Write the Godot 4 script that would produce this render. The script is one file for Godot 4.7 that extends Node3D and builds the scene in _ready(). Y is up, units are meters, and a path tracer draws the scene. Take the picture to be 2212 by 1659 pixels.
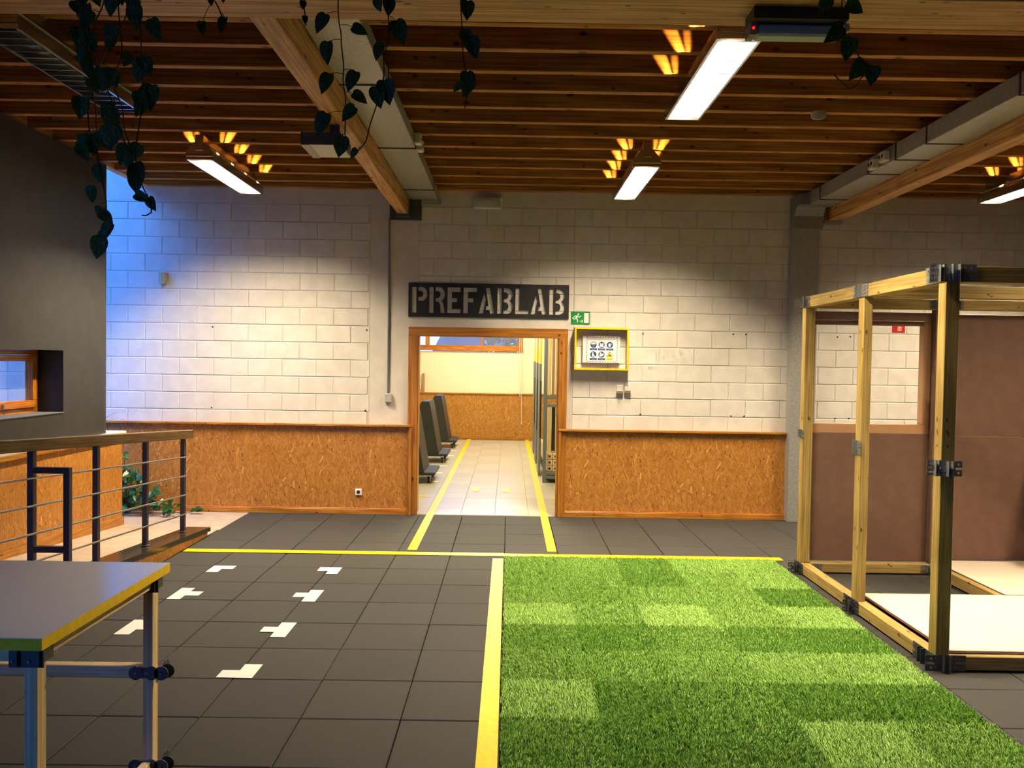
extends Node3D

var M := {}
var used := {}
var rng := RandomNumberGenerator.new()
var mesh_cache := {}

const WALL_Z := -4.53
const CEIL_Y := 3.75

# ------------------------------------------------------------------ shape helpers
func tri(st, a, b, c, n, ua = Vector2.ZERO, ub = Vector2.ZERO, uc = Vector2.ZERO, na = null, nb = null, nc = null):
	var pts = [a, b, c]
	var uvs = [ua, ub, uc]
	var ns = [n if na == null else na, n if nb == null else nb, n if nc == null else nc]
	var order = [0, 1, 2]
	if (b - a).cross(c - a).dot(n) > 0.0:
		order = [0, 2, 1]
	for k in order:
		st.set_normal(ns[k])
		st.set_uv(uvs[k])
		st.add_vertex(pts[k])

func quad(st, a, b, c, d, n, uv = []):
	if uv.is_empty():
		uv = [Vector2.ZERO, Vector2(1, 0), Vector2(1, 1), Vector2(0, 1)]
	tri(st, a, b, c, n, uv[0], uv[1], uv[2])
	tri(st, a, c, d, n, uv[0], uv[2], uv[3])

func new_st():
	var st = SurfaceTool.new()
	st.begin(Mesh.PRIMITIVE_TRIANGLES)
	return st

func box_uv(p, n, grain, off):
	var an = n.abs()
	var ax = an.max_axis_index()
	var rest = []
	for k in 3:
		if k != ax:
			rest.append(k)
	if grain == rest[1]:
		rest = [rest[1], rest[0]]
	return Vector2(p[rest[0]], p[rest[1]]) + off

func add_box(st, c, size, bev = 0.0, basis = Basis(), grain = -1, off = null):
	var h = size * 0.5
	if grain < 0:
		grain = size.max_axis_index()
	if off == null:
		off = Vector2(fposmod(c.x * 3.17 + c.z * 1.31 + c.y * 0.71, 2.0), fposmod(c.y * 2.37 + c.x * 0.53 + c.z * 0.91, 2.0))
	bev = min(bev, 0.45 * min(size.x, min(size.y, size.z)))
	for ax in 3:
		var u = (ax + 1) % 3
		var v = (ax + 2) % 3
		for s in [-1.0, 1.0]:
			var q = []
			for e in [[-1, -1], [1, -1], [1, 1], [-1, 1]]:
				var p = Vector3.ZERO
				p[ax] = s * h[ax]
				p[u] = e[0] * (h[u] - bev)
				p[v] = e[1] * (h[v] - bev)
				q.append(p)
			var n = Vector3.ZERO
			n[ax] = s
			var uv = []
			for p in q:
				uv.append(box_uv(p, n, grain, off))
			quad(st, c + basis * q[0], c + basis * q[1], c + basis * q[2], c + basis * q[3], basis * n, uv)
	if bev > 0.0:
		for ax in 3:
			var a = (ax + 1) % 3
			var b = (ax + 2) % 3
			for sa in [-1.0, 1.0]:
				for sb in [-1.0, 1.0]:
					var q = []
					for e in [[0, -1], [0, 1], [1, 1], [1, -1]]:
						var p = Vector3.ZERO
						p[ax] = e[1] * (h[ax] - bev)
						p[a] = sa * (h[a] - (bev if e[0] == 1 else 0.0))
						p[b] = sb * (h[b] - (bev if e[0] == 0 else 0.0))
						q.append(p)
					var n = Vector3.ZERO
					n[a] = sa
					n[b] = sb
					n = n.normalized()
					var uv = []
					for p in q:
						uv.append(box_uv(p, n, grain, off))
					quad(st, c + basis * q[0], c + basis * q[1], c + basis * q[2], c + basis * q[3], basis * n, uv)
		for sx in [-1.0, 1.0]:
			for sy in [-1.0, 1.0]:
				for sz in [-1.0, 1.0]:
					var a = Vector3(sx * h.x, sy * (h.y - bev), sz * (h.z - bev))
					var b = Vector3(sx * (h.x - bev), sy * h.y, sz * (h.z - bev))
					var d = Vector3(sx * (h.x - bev), sy * (h.y - bev), sz * h.z)
					tri(st, c + basis * a, c + basis * b, c + basis * d, basis * Vector3(sx, sy, sz).normalized())

func bb(st, x0, x1, y0, y1, z0, z1, bev = 0.0, grain = -1):
	add_box(st, Vector3((x0 + x1) * 0.5, (y0 + y1) * 0.5, (z0 + z1) * 0.5), Vector3(absf(x1 - x0), absf(y1 - y0), absf(z1 - z0)), bev, Basis(), grain)

func bar(st, a, b, w, t, bev = 0.0, up = Vector3.UP):
	# rectangular bar from a to b, w across (along up x dir), t along up
	var d = (b - a)
	var l = d.length()
	d = d / l
	if absf(d.dot(up)) > 0.99:
		up = Vector3.RIGHT
	var r = d.cross(up).normalized()
	var u = r.cross(d).normalized()
	add_box(st, (a + b) * 0.5, Vector3(w, t, l), bev, Basis(r, u, -d), 2)

func add_cyl(st, a, b, r0, r1, seg = 12, caps = true):
	var d = (b - a).normalized()
	var up = Vector3.UP if absf(d.y) < 0.9 else Vector3.RIGHT
	var x = d.cross(up).normalized()
	var y = d.cross(x).normalized()
	for k in seg:
		var t0 = TAU * k / seg
		var t1 = TAU * (k + 1) / seg
		var n0 = x * cos(t0) + y * sin(t0)
		var n1 = x * cos(t1) + y * sin(t1)
		var nm = (n0 + n1).normalized()
		var l = (b - a).length()
		tri(st, a + n0 * r0, a + n1 * r0, b + n1 * r1, nm, Vector2(0, t0), Vector2(0, t1), Vector2(l, t1), n0, n1, n1)
		tri(st, a + n0 * r0, b + n1 * r1, b + n0 * r1, nm, Vector2(0, t0), Vector2(l, t1), Vector2(l, t0), n0, n1, n0)
		if caps:
			if r0 > 0.0:
				tri(st, a, a + n0 * r0, a + n1 * r0, -d)
			if r1 > 0.0:
				tri(st, b, b + n0 * r1, b + n1 * r1, d)

func add_tube(st, pts, r, seg = 6):
	for k in pts.size() - 1:
		add_cyl(st, pts[k], pts[k + 1], r, r, seg, k == 0 or k == pts.size() - 2)

func add_poly(st, poly, o, u, v, dep):
	# extrude the outline poly (Vector2 list in the u, v plane at o) along dep
	var idx = Geometry2D.triangulate_polygon(PackedVector2Array(poly))
	var n = u.cross(v).normalized()
	if n.dot(dep) > 0:
		n = -n
	for k in range(0, idx.size(), 3):
		var p = []
		var q = []
		for j in 3:
			var e = poly[idx[k + j]]
			p.append(o + u * e.x + v * e.y)
			q.append(e)
		tri(st, p[0], p[1], p[2], n, q[0], q[1], q[2])
		tri(st, p[0] + dep, p[1] + dep, p[2] + dep, -n, q[0], q[1], q[2])
	var area = 0.0
	for k in poly.size():
		var e = poly[k]
		var g = poly[(k + 1) % poly.size()]
		area += e.x * g.y - g.x * e.y
	for k in poly.size():
		var e = poly[k]
		var g = poly[(k + 1) % poly.size()]
		var dd = g - e
		var m = Vector2(dd.y, -dd.x) * signf(area)
		var w = (u * m.x + v * m.y).normalized()
		var a = o + u * e.x + v * e.y
		var b = o + u * g.x + v * g.y
		quad(st, a, b, b + dep, a + dep, w, [Vector2(e.x + e.y, 0), Vector2(g.x + g.y, 0), Vector2(g.x + g.y, dep.length()), Vector2(e.x + e.y, dep.length())])

func add_plate(st, w, h, t, holes, xf):
	# a sheet in the local xy plane, centred, with rectangular holes [x0, y0, x1, y1]
	var xs = [-w * 0.5, w * 0.5]
	var ys = [-h * 0.5, h * 0.5]
	for r in holes:
		xs.append(r[0]); xs.append(r[2])
		ys.append(r[1]); ys.append(r[3])
	xs.sort(); ys.sort()
	for i in xs.size() - 1:
		for j in ys.size() - 1:
			if xs[i + 1] - xs[i] < 1e-5 or ys[j + 1] - ys[j] < 1e-5:
				continue
			var cx = (xs[i] + xs[i + 1]) * 0.5
			var cy = (ys[j] + ys[j + 1]) * 0.5
			var inside = false
			for r in holes:
				if cx > r[0] and cx < r[2] and cy > r[1] and cy < r[3]:
					inside = true
			if not inside:
				add_box(st, xf * Vector3(cx, cy, 0), Vector3(xs[i + 1] - xs[i], ys[j + 1] - ys[j], t), 0.0, xf.basis)

# ------------------------------------------------------------------ object helpers
func numbered(called):
	if not used.has(called):
		used[called] = 0
		return called
	used[called] += 1
	return "%s_%03d" % [called, used[called]]

func put(called, st, mat, parent = null):
	var o = MeshInstance3D.new()
	o.mesh = st.commit() if st is SurfaceTool else st
	o.material_override = mat
	o.cast_shadow = GeometryInstance3D.SHADOW_CASTING_SETTING_ON
	if parent == null:
		o.name = numbered(called)
		add_child(o, true)
	else:
		o.name = called
		parent.add_child(o, true)
	return o

func tag(o, label, category, group = "", kind = ""):
	o.set_meta("label", label)
	o.set_meta("category", category)
	if group != "":
		o.set_meta("group", group)
	if kind != "":
		o.set_meta("kind", kind)
	return o

func thing(called, label, category, at = Vector3.ZERO, group = "", kind = ""):
	var o = Node3D.new()
	o.name = numbered(called)
	o.position = at
	add_child(o, true)
	return tag(o, label, category, group, kind)

func cached_box(size, bev):
	var key = "%.4f %.4f %.4f %.4f" % [size.x, size.y, size.z, bev]
	if not mesh_cache.has(key):
		var st = new_st()
		add_box(st, Vector3.ZERO, size, bev)
		mesh_cache[key] = st.commit()
	return mesh_cache[key]

# ------------------------------------------------------------------ textures and materials
func tex(img):
	img.generate_mipmaps()
	return ImageTexture.create_from_image(img)

func noise_img(w, h, freq, seed_, oct = 4):
	var n = FastNoiseLite.new()
	n.seed = seed_
	n.frequency = freq
	n.fractal_octaves = oct
	n.noise_type = FastNoiseLite.TYPE_SIMPLEX_SMOOTH
	return n.get_seamless_image(w, h)

func ramp_img(src, a, b, lo = 0.0, hi = 1.0):
	var w = src.get_width()
	var h = src.get_height()
	var img = Image.create(w, h, false, Image.FORMAT_RGB8)
	for y in h:
		for x in w:
			var t = clampf((src.get_pixel(x, y).r - lo) / (hi - lo), 0, 1)
			img.set_pixel(x, y, a.lerp(b, t))
	return img

func wood_img(a, b, knot, seed_, knots = 10):
	var small = noise_img(40, 512, 0.045, seed_, 5)
	small.convert(Image.FORMAT_RGB8)
	small.resize(512, 512, Image.INTERPOLATE_CUBIC)
	var wide = noise_img(512, 512, 0.006, seed_ + 5, 2)
	var img = Image.create(512, 512, false, Image.FORMAT_RGB8)
	var r = RandomNumberGenerator.new()
	r.seed = seed_
	for y in 512:
		for x in 512:
			var t = 0.75 * small.get_pixel(x, y).r + 0.25 * wide.get_pixel(x, y).r
			img.set_pixel(x, y, a.lerp(b, clampf((t - 0.25) * 2.0, 0, 1)))
	for k in knots:
		var cx = r.randi_range(20, 490)
		var cy = r.randi_range(20, 490)
		var rx = r.randf_range(4, 9)
		var ry = r.randf_range(5, 12)
		for y in range(cy - 16, cy + 17):
			for x in range(cx - 16, cx + 17):
				var d = Vector2((x - cx) / rx, (y - cy) / ry).length()
				if d < 1.0:
					img.set_pixel(x, y, img.get_pixel(x, y).lerp(knot, clampf(1.6 - 1.6 * d, 0, 0.9)))
	return img

func osb_img(seed_):
	var img = Image.create(768, 768, false, Image.FORMAT_RGB8)
	img.fill(Color8(178, 120, 52))
	var r = RandomNumberGenerator.new()
	r.seed = seed_
	for k in 5200:
		var t = r.randf()
		var col = Color8(158, 102, 40).lerp(Color8(198, 142, 68), t)
		var pick = r.randf()
		if pick < 0.045:
			col = Color8(104, 58, 20)
		elif pick > 0.985:
			col = Color8(214, 162, 92)
		var l = r.randf_range(12, 52)
		var w = r.randf_range(2.5, 9.0)
		if pick < 0.045:
			w = r.randf_range(1.5, 4.0)
			l = r.randf_range(7, 24)
		var ang = PI * 0.5 + r.randfn(0.0, 0.55)
		var dir = Vector2(cos(ang), sin(ang))
		var nor = Vector2(-dir.y, dir.x)
		var c = Vector2(r.randf() * 768, r.randf() * 768)
		var s = -l * 0.5
		while s < l * 0.5:
			var q = -w * 0.5
			while q < w * 0.5:
				var p = c + dir * s + nor * q
				img.set_pixel(posmod(int(p.x), 768), posmod(int(p.y), 768), col)
				q += 0.8
			s += 0.8
	return img

func mat(col, rough = 0.7, metal = 0.0):
	var m = StandardMaterial3D.new()
	m.albedo_color = col
	m.roughness = rough
	m.metallic = metal
	return m

func tex_mat(t, rough, scale, tint = Color.WHITE, tri = false):
	var m = StandardMaterial3D.new()
	m.albedo_texture = t
	m.albedo_color = tint
	m.roughness = rough
	m.uv1_scale = scale
	if tri:
		m.uv1_triplanar = true
		m.uv1_world_triplanar = true
	return m

func make_materials():
	var pine = tex(wood_img(Color8(166, 122, 68), Color8(220, 180, 122), Color8(76, 44, 20), 11, 12))
	var fine = noise_img(512, 512, 0.09, 3, 3)
	var coarse = noise_img(512, 512, 0.012, 7, 4)
	var fine_bump = fine.duplicate()
	fine_bump.convert(Image.FORMAT_RGB8)
	var bump = tex(fine_bump)
	# painted blockwork
	var paint = tex(ramp_img(coarse, Color8(221, 216, 207), Color8(229, 224, 215), 0.3, 0.7))
	var m = tex_mat(paint, 0.6, Vector3(0.6, 0.6, 0.6), Color.WHITE, true)
	M.paint = m
	M.mortar = mat(Color8(206, 200, 190), 0.85)
	M.smooth_paint = tex_mat(paint, 0.6, Vector3(0.5, 0.5, 0.5), Color8(250, 248, 246), true)
	# strand board
	M.osb = tex_mat(tex(osb_img(5)), 0.42, Vector3(0.65, 0.65, 0.65), Color.WHITE, true)
	M.trim = tex_mat(pine, 0.4, Vector3(0.8, 2.2, 1), Color8(228, 196, 112))
	M.door_wood = tex_mat(pine, 0.42, Vector3(0.5, 1.2, 1), Color8(214, 178, 100))
	M.glulam = tex_mat(pine, 0.55, Vector3(0.55, 1.6, 1), Color8(255, 242, 218))
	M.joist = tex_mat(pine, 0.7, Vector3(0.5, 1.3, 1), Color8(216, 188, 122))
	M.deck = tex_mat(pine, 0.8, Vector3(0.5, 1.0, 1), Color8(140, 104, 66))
	M.window_wood = tex_mat(pine, 0.35, Vector3(0.9, 2.4, 1), Color8(246, 190, 100))
	M.timber = tex_mat(tex(wood_img(Color8(150, 126, 74), Color8(202, 176, 116), Color8(84, 60, 26), 23, 14)), 0.65, Vector3(0.7, 2.4, 1), Color8(222, 216, 190))
	M.pale_wood = tex_mat(tex(wood_img(Color8(206, 176, 126), Color8(234, 210, 164), Color8(150, 104, 60), 31, 6)), 0.6, Vector3(0.7, 2.2, 1), Color.WHITE)
	M.rail_wood = tex_mat(pine, 0.6, Vector3(0.7, 2.0, 1), Color8(158, 158, 146))
	# rubber floor
	var sp = noise_img(512, 512, 0.35, 41, 2)
	var rub = Image.create(512, 512, false, Image.FORMAT_RGB8)
	var r = RandomNumberGenerator.new()
	r.seed = 9
	for y in 512:
		for x in 512:
			var t = sp.get_pixel(x, y).r
			var c = Color8(41, 42, 43).lerp(Color8(62, 62, 62), clampf((t - 0.3) * 2.2, 0, 1))
			var pick = r.randf()
			if pick > 0.985:
				c = c.lerp(Color8(140, 132, 120), 0.6)
			elif pick < 0.06:
				c = c.darkened(0.35)
			rub.set_pixel(x, y, c)
	var rub_tex = tex(rub)
	M.rubber = []
	for tint in [Color8(255, 252, 248), Color8(238, 236, 234), Color8(246, 240, 230)]:
		var q = tex_mat(rub_tex, 0.78, Vector3(2.0, 2.0, 2.0), tint, true)
		M.rubber.append(q)
	M.slab = mat(Color8(40, 39, 38), 0.9)
	M.beige = tex_mat(tex(ramp_img(coarse, Color8(176, 160, 142), Color8(190, 174, 156), 0.3, 0.7)), 0.45, Vector3(0.7, 0.7, 0.7), Color.WHITE, true)
	M.tile = []
	for c in [Color8(186, 178, 164), Color8(180, 172, 158), Color8(190, 182, 168)]:
		M.tile.append(mat(c, 0.28))
	M.grout = mat(Color8(136, 126, 112), 0.8)
	# paint and plastics
	M.dark_wall = tex_mat(tex(ramp_img(coarse, Color8(41, 42, 43), Color8(47, 48, 48), 0.3, 0.7)), 0.55, Vector3(0.6, 0.6, 0.6), Color.WHITE, true)
	M.cream = mat(Color8(226, 214, 190), 0.6)
	M.plaster = mat(Color8(236, 230, 208), 0.7)
	M.white = mat(Color8(236, 234, 228), 0.45)
	M.off_white = mat(Color8(222, 216, 202), 0.4)
	M.yellow = tex_mat(tex(ramp_img(coarse, Color8(241, 198, 8), Color8(248, 207, 16), 0.3, 0.7)), 0.35, Vector3(3, 3, 3), Color.WHITE, true)
	M.white_tape = mat(Color8(238, 232, 228), 0.45)
	M.black = mat(Color8(20, 20, 22), 0.5)
	M.sign_black = mat(Color8(14, 15, 17), 0.6)
	M.charcoal = mat(Color8(36, 37, 38), 0.5)
	M.rubber_black = mat(Color8(24, 24, 24), 0.6)
	# metals
	var spangle = tex(ramp_img(noise_img(256, 256, 0.06, 77, 3), Color8(160, 162, 159), Color8(173, 175, 171), 0.3, 0.7))
	M.galvanised = tex_mat(spangle, 0.42, Vector3(1.6, 1.6, 1.6), Color.WHITE, true)
	M.galvanised.metallic = 0.35
	M.zinc = tex_mat(spangle, 0.3, Vector3(4, 4, 4), Color8(220, 222, 226), true)
	M.zinc.metallic = 0.5
	M.dark_zinc = mat(Color8(84, 84, 88), 0.4, 0.5)
	M.grey_paint = mat(Color8(112, 118, 118), 0.45, 0.2)
	M.rail_paint = mat(Color8(62, 60, 78), 0.45, 0.1)
	M.rod = mat(Color8(168, 164, 156), 0.3, 0.8)
	M.stone = mat(Color8(52, 46, 40), 0.16)
	M.lamp_metal = mat(Color8(190, 182, 172), 0.22, 0.9)
	M.louver = mat(Color8(196, 198, 206), 0.16, 0.95)
	M.lamp_inside = mat(Color8(235, 235, 238), 0.5, 0.0)
	# timber module
	M.mdf = tex_mat(tex(ramp_img(coarse, Color8(106, 78, 64), Color8(112, 83, 68), 0.3, 0.7)), 0.6, Vector3(0.9, 0.9, 0.9), Color.WHITE, true)
	M.mdf_edge = mat(Color8(96, 52, 34), 0.6)
	M.panel_white = mat(Color8(230, 214, 194), 0.35)
	M.sill = mat(Color8(176, 134, 98), 0.5)
	M.laminate = mat(Color8(222, 218, 222), 0.14)
	M.laminate.metallic_specular = 0.8
	# plants
	var leaf = tex(ramp_img(noise_img(128, 128, 0.05, 5, 3), Color8(30, 66, 26), Color8(64, 108, 34), 0.35, 0.75))
	M.leaf = tex_mat(leaf, 0.6, Vector3(1, 1, 1))
	M.leaf.cull_mode = BaseMaterial3D.CULL_DISABLED
	M.leaf.backlight_enabled = true
	M.leaf.backlight = Color(0.08, 0.14, 0.04)
	M.floor_leaf = tex_mat(leaf, 0.3, Vector3(1, 1, 1), Color8(200, 255, 200))
	M.floor_leaf.cull_mode = BaseMaterial3D.CULL_DISABLED
	M.dry_leaf = mat(Color8(52, 30, 20), 0.8)
	M.stem = mat(Color8(52, 46, 26), 0.7)
	M.blade = mat(Color.WHITE, 0.55)
	M.blade.vertex_color_use_as_albedo = true
	M.blade.cull_mode = BaseMaterial3D.CULL_DISABLED
	M.turf_back = mat(Color8(38, 58, 16), 0.9)
	# glass
	var g = StandardMaterial3D.new()
	g.transparency = BaseMaterial3D.TRANSPARENCY_ALPHA
	g.albedo_color = Color(0.92, 0.96, 1.0, 0.08)
	g.roughness = 0.02
	M.glass = g
	M.green_face = mat(Color8(190, 204, 188), 0.6)
	# outdoors
	M.roof_dark = mat(Color8(60, 64, 72), 0.7)
	M.tree = mat(Color8(50, 88, 84), 0.9)  # blue sky light on the leaves is mixed into this colour
	M.soil = mat(Color8(70, 70, 64), 0.95)

func glow(col, energy):
	var m = StandardMaterial3D.new()
	m.albedo_color = Color(0.9, 0.9, 0.9)
	m.emission_enabled = true
	m.emission = col
	m.emission_energy_multiplier = energy
	return m

# ------------------------------------------------------------------ print on signs
func fill_poly(img, pts, col):
	var lo = Vector2(1e9, 1e9)
	var hi = Vector2(-1e9, -1e9)
	for p in pts:
		lo = lo.min(p)
		hi = hi.max(p)
	var pk = PackedVector2Array(pts)
	for y in range(max(0, int(lo.y)), min(img.get_height(), int(hi.y) + 2)):
		for x in range(max(0, int(lo.x)), min(img.get_width(), int(hi.x) + 2)):
			if Geometry2D.is_point_in_polygon(Vector2(x + 0.5, y + 0.5), pk):
				img.set_pixel(x, y, col)

func stroke(img, a, b, w, col):
	var d = (b - a).normalized()
	var n = Vector2(-d.y, d.x) * w * 0.5
	fill_poly(img, [a + n, b + n, b - n, a - n], col)

func disc(img, c, r, col):
	var pts = []
	for k in 28:
		pts.append(c + Vector2(cos(TAU * k / 28), sin(TAU * k / 28)) * r)
	fill_poly(img, pts, col)

func print_mat(img):
	var m = StandardMaterial3D.new()
	m.albedo_texture = tex(img)
	m.roughness = 0.4
	return m

func face_card(called, x0, x1, y0, y1, z, m, parent):
	# printed front face, a thin sheet standing on the board behind it
	var st = new_st()
	quad(st, Vector3(x0, y1, z), Vector3(x1, y1, z), Vector3(x1, y0, z), Vector3(x0, y0, z), Vector3(0, 0, 1), [Vector2(0, 0), Vector2(1, 0), Vector2(1, 1), Vector2(0, 1)])
	quad(st, Vector3(x0, y1, z - 0.001), Vector3(x1, y1, z - 0.001), Vector3(x1, y0, z - 0.001), Vector3(x0, y0, z - 0.001), Vector3(0, 0, -1))
	return put(called, st, m, parent)

func _ready():
	rng.seed = 4
	build_camera_and_light()
	make_materials()
	build_floor()
	build_far_wall()
	build_left_side()
	build_ceiling()
	build_other_walls()
	build_storeroom()
	build_lamps()
	build_ducts()
	build_dado_and_door()
	build_signs()
	build_small_wall_things()
	build_tapes()
	build_turf()
	build_frame_module()
	build_table()
	build_railing()
	build_plants()
	build_store_things()
	build_ceiling_things()

# ------------------------------------------------------------------ camera, sky, exposure
func build_camera_and_light():
	var cam = Camera3D.new()
	cam.name = "camera"
	cam.fov = 49.72
	cam.near = 0.05
	cam.far = 200.0
	var R = Basis(Vector3(0.99988, 0.01549, 0.00333).normalized(), Vector3(-0.01539, 0.99953, -0.02647).normalized(), Vector3(-0.00374, 0.02642, 0.99964).normalized()).orthonormalized()
	cam.transform = Transform3D(R, Vector3(0.016, 1.79, 5.085))
	add_child(cam)
	cam.current = true
	var env = Environment.new()
	env.background_mode = Environment.BG_SKY
	var sky = Sky.new()
	var sm = ProceduralSkyMaterial.new()
	sm.sky_top_color = Color(0.22, 0.50, 0.96)
	sm.sky_horizon_color = Color(0.34, 0.58, 0.98)
	sm.ground_bottom_color = Color(0.10, 0.12, 0.16)
	sm.ground_horizon_color = Color(0.22, 0.28, 0.40)
	sm.sky_energy_multiplier = 1.0
	sky.sky_material = sm
	env.sky = sky
	env.background_energy_multiplier = 12.0
	env.tonemap_mode = Environment.TONE_MAPPER_LINEAR
	env.tonemap_exposure = 1.0
	env.sdfgi_enabled = true
	env.ssao_enabled = true
	env.ssil_enabled = true
	var we = WorldEnvironment.new()
	we.name = "environment"
	we.environment = env
	add_child(we)

# ------------------------------------------------------------------ floors
func build_floor():
	var fl = thing("floor", "dark grey rubber tile floor of the main hall", "floor", Vector3.ZERO, "", "structure")
	var st = new_st()
	bb(st, -2.97, 7.5, -0.25, -0.03, -4.8, 8.0)
	put("slab", st, M.slab, fl)
	var full = cached_box(Vector3(0.494, 0.03, 0.494), 0.004)
	var rest = new_st()
	for i in range(-6, 15):
		for j in range(-10, 16):
			var x0 = 0.5 * i
			var z0 = 0.5 * j
			var x1 = x0 + 0.5
			var z1 = z0 + 0.5
			if x1 < -2.95 or z1 < WALL_Z + 0.05:
				continue
			if x0 > 7.4:
				continue
			var seen = z0 < 2.0 and absf(x0 + 0.25) < 0.64 * (5.1 - z0) + 0.4
			if x0 >= 0.0 and x1 <= 2.5 and z0 > -2.1 and z1 < 1.9:
				seen = false
			var cz0 = max(z0, WALL_Z)
			var size = Vector3(0.494, 0.03, z1 - cz0 - 0.006)
			var c = Vector3(x0 + 0.25, -0.015, (cz0 + z1) * 0.5)
			if seen:
				var o = put("rubber_tile", full if size.z > 0.49 else cached_box(size, 0.004), M.rubber[posmod(i * 7 + j * 13 + i * j, 3)], fl)
				o.position = c + Vector3(rng.randf_range(-0.001, 0.001), rng.randf_range(-0.0012, 0.0012), 0)
			else:
				add_box(rest, c, size)
	var ro = put("far_rubber_tiles", rest, M.rubber[0], fl)
	ro.set_meta("kind", "stuff")
	# beige landing beside the rubber, and the ramp
	st = new_st()
	bb(st, -4.6, -2.972, -0.2, 0.0, -4.53, -3.2)
	bb(st, -7.5, -4.6, -0.2, 0.0, -4.8, 8.0)
	tag(put("floor", st, M.beige), "smooth beige landing floor beside the ramp end", "floor", "", "structure")
	st = new_st()
	var s = 0.0607
	var z9 = 6.0
	add_poly(st, [Vector2(-3.7, 0.003), Vector2(-3.7, -0.2), Vector2(z9, -0.2), Vector2(z9, s * (z9 + 3.7))], Vector3(-4.06, 0, 0), Vector3(0, 0, 1), Vector3(0, 1, 0), Vector3(0.93, 0, 0))
	tag(put("ramp", st, M.beige), "beige sloping ramp floor behind the railing", "ramp", "", "structure")
	# curb along the ramp
	var cu = thing("ramp_curb", "orange board sided ramp curb with dark polished stone cap", "curb", Vector3.ZERO, "", "structure")
	st = new_st()
	var y0 = s * 0.5 + 0.012
	add_poly(st, [Vector2(-3.2, 0.0), Vector2(z9, 0.0), Vector2(z9, s * (z9 + 3.7) + 0.012), Vector2(-3.2, y0)], Vector3(-3.14, 0, 0), Vector3(0, 0, 1), Vector3(0, 1, 0), Vector3(0.155, 0, 0))
	put("side_board", st, M.osb, cu)
	st = new_st()
	add_poly(st, [Vector2(-3.23, y0), Vector2(z9, s * (z9 + 3.7) + 0.014), Vector2(z9, s * (z9 + 3.7) + 0.055), Vector2(-3.23, y0 + 0.04)], Vector3(-3.20, 0, 0), Vector3(0, 0, 1), Vector3(0, 1, 0), Vector3(0.235, 0, 0))
	put("stone_cap", st, M.stone, cu)

# ------------------------------------------------------------------ far block wall
func blocks(parent, x0, x1, y0, y1, phase_even, pitch, rest = null):
	for k in range(-1, 12):
		var yb = 1.187 + 0.1986 * k
		var yt = yb + 0.1986
		var a = max(yb, y0)
		var b = min(yt, y1)
		if b - a < 0.03:
			continue
		var ph = phase_even + (0.0 if posmod(k, 2) == 0 else pitch * 0.5)
		var n0 = int(floor((x0 - ph) / pitch))
		var n1 = int(ceil((x1 - ph) / pitch))
		for n in range(n0, n1):
			var xa = max(ph + n * pitch, x0)
			var xb = min(ph + (n + 1) * pitch, x1)
			if xb - xa < 0.03:
				continue
			var size = Vector3(snappedf(xb - xa, 0.001) - 0.007, snappedf(b - a, 0.001) - 0.007, 0.05)
			var c = Vector3((xa + xb) * 0.5, (a + b) * 0.5, WALL_Z - 0.025 + rng.randf_range(-0.0015, 0.001))
			if rest != null:
				add_box(rest, c, size)
			else:
				put("block", cached_box(size, 0.005), M.paint, parent).position = c

func build_far_wall():
	var w = thing("wall_far", "white painted concrete block wall with the doorway", "wall", Vector3.ZERO, "", "structure")
	var st = new_st()
	var zb = WALL_Z - 0.27
	var zf = WALL_Z - 0.006
	bb(st, -7.5, -1.14, 0.0, 5.6, zb, zf)
	bb(st, 0.68, 7.5, 0.0, 4.2, zb, zf)
	bb(st, -1.14, 0.68, 2.17, 4.2, zb, zf)
	put("mortar", st, M.mortar, w)
	st = new_st()
	bb(st, -1.6, -1.05, 0.95, 3.57, WALL_Z - 0.03, WALL_Z + 0.001)
	put("pilaster", st, M.smooth_paint, w)
	st = new_st()
	bb(st, -1.05, 0.75, 2.175, 2.38, WALL_Z - 0.03, WALL_Z + 0.001)
	put("lintel", st, M.smooth_paint, w)
	st = new_st()
	bb(st, -7.5, 7.5, 3.575, 3.98, WALL_Z - 0.03, WALL_Z + 0.002)
	bb(st, -7.5, -4.25, 3.98, 5.6, WALL_Z - 0.03, WALL_Z + 0.001)
	put("concrete_band", st, M.smooth_paint, w)
	blocks(w, -5.0, -1.6, 0.99, 3.572, -4.204, 0.397)
	blocks(w, -1.05, 0.75, 2.38, 3.572, 0.747, 0.4045)
	blocks(w, 0.75, 3.27, 0.99, 3.572, 0.747, 0.4045)
	blocks(w, 3.5, 5.7, 0.99, 3.572, 3.6, 0.408)
	blocks(w, -6.1, -5.0, 1.187, 2.181, -4.204, 0.397)
	st = new_st()
	blocks(w, -7.5, -6.1, 0.99, 3.572, -4.204, 0.397, st)
	blocks(w, -6.1, -5.0, 2.181, 3.572, -4.204, 0.397, st)
	blocks(w, 5.7, 7.5, 0.99, 3.572, 3.6, 0.408, st)
	put("outer_blocks", st, M.paint, w).set_meta("kind", "stuff")
	# old screw holes in the wall
	st = new_st()
	for p in [[-3.423, 2.144], [-1.64, 2.134], [-3.428, 1.21], [-1.646, 1.2], [1.563, 2.141], [1.549, 1.206], [2.61, 2.152], [2.755, 2.154], [2.604, 1.2], [2.755, 1.202], [3.82, 2.138], [3.97, 2.146], [3.817, 1.192], [3.974, 1.194]]:
		add_cyl(st, Vector3(p[0], p[1], WALL_Z - 0.001), Vector3(p[0], p[1], WALL_Z + 0.004), 0.011, 0.009, 8)
	put("screw_plugs", st, M.charcoal, w).set_meta("kind", "stuff")

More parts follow.
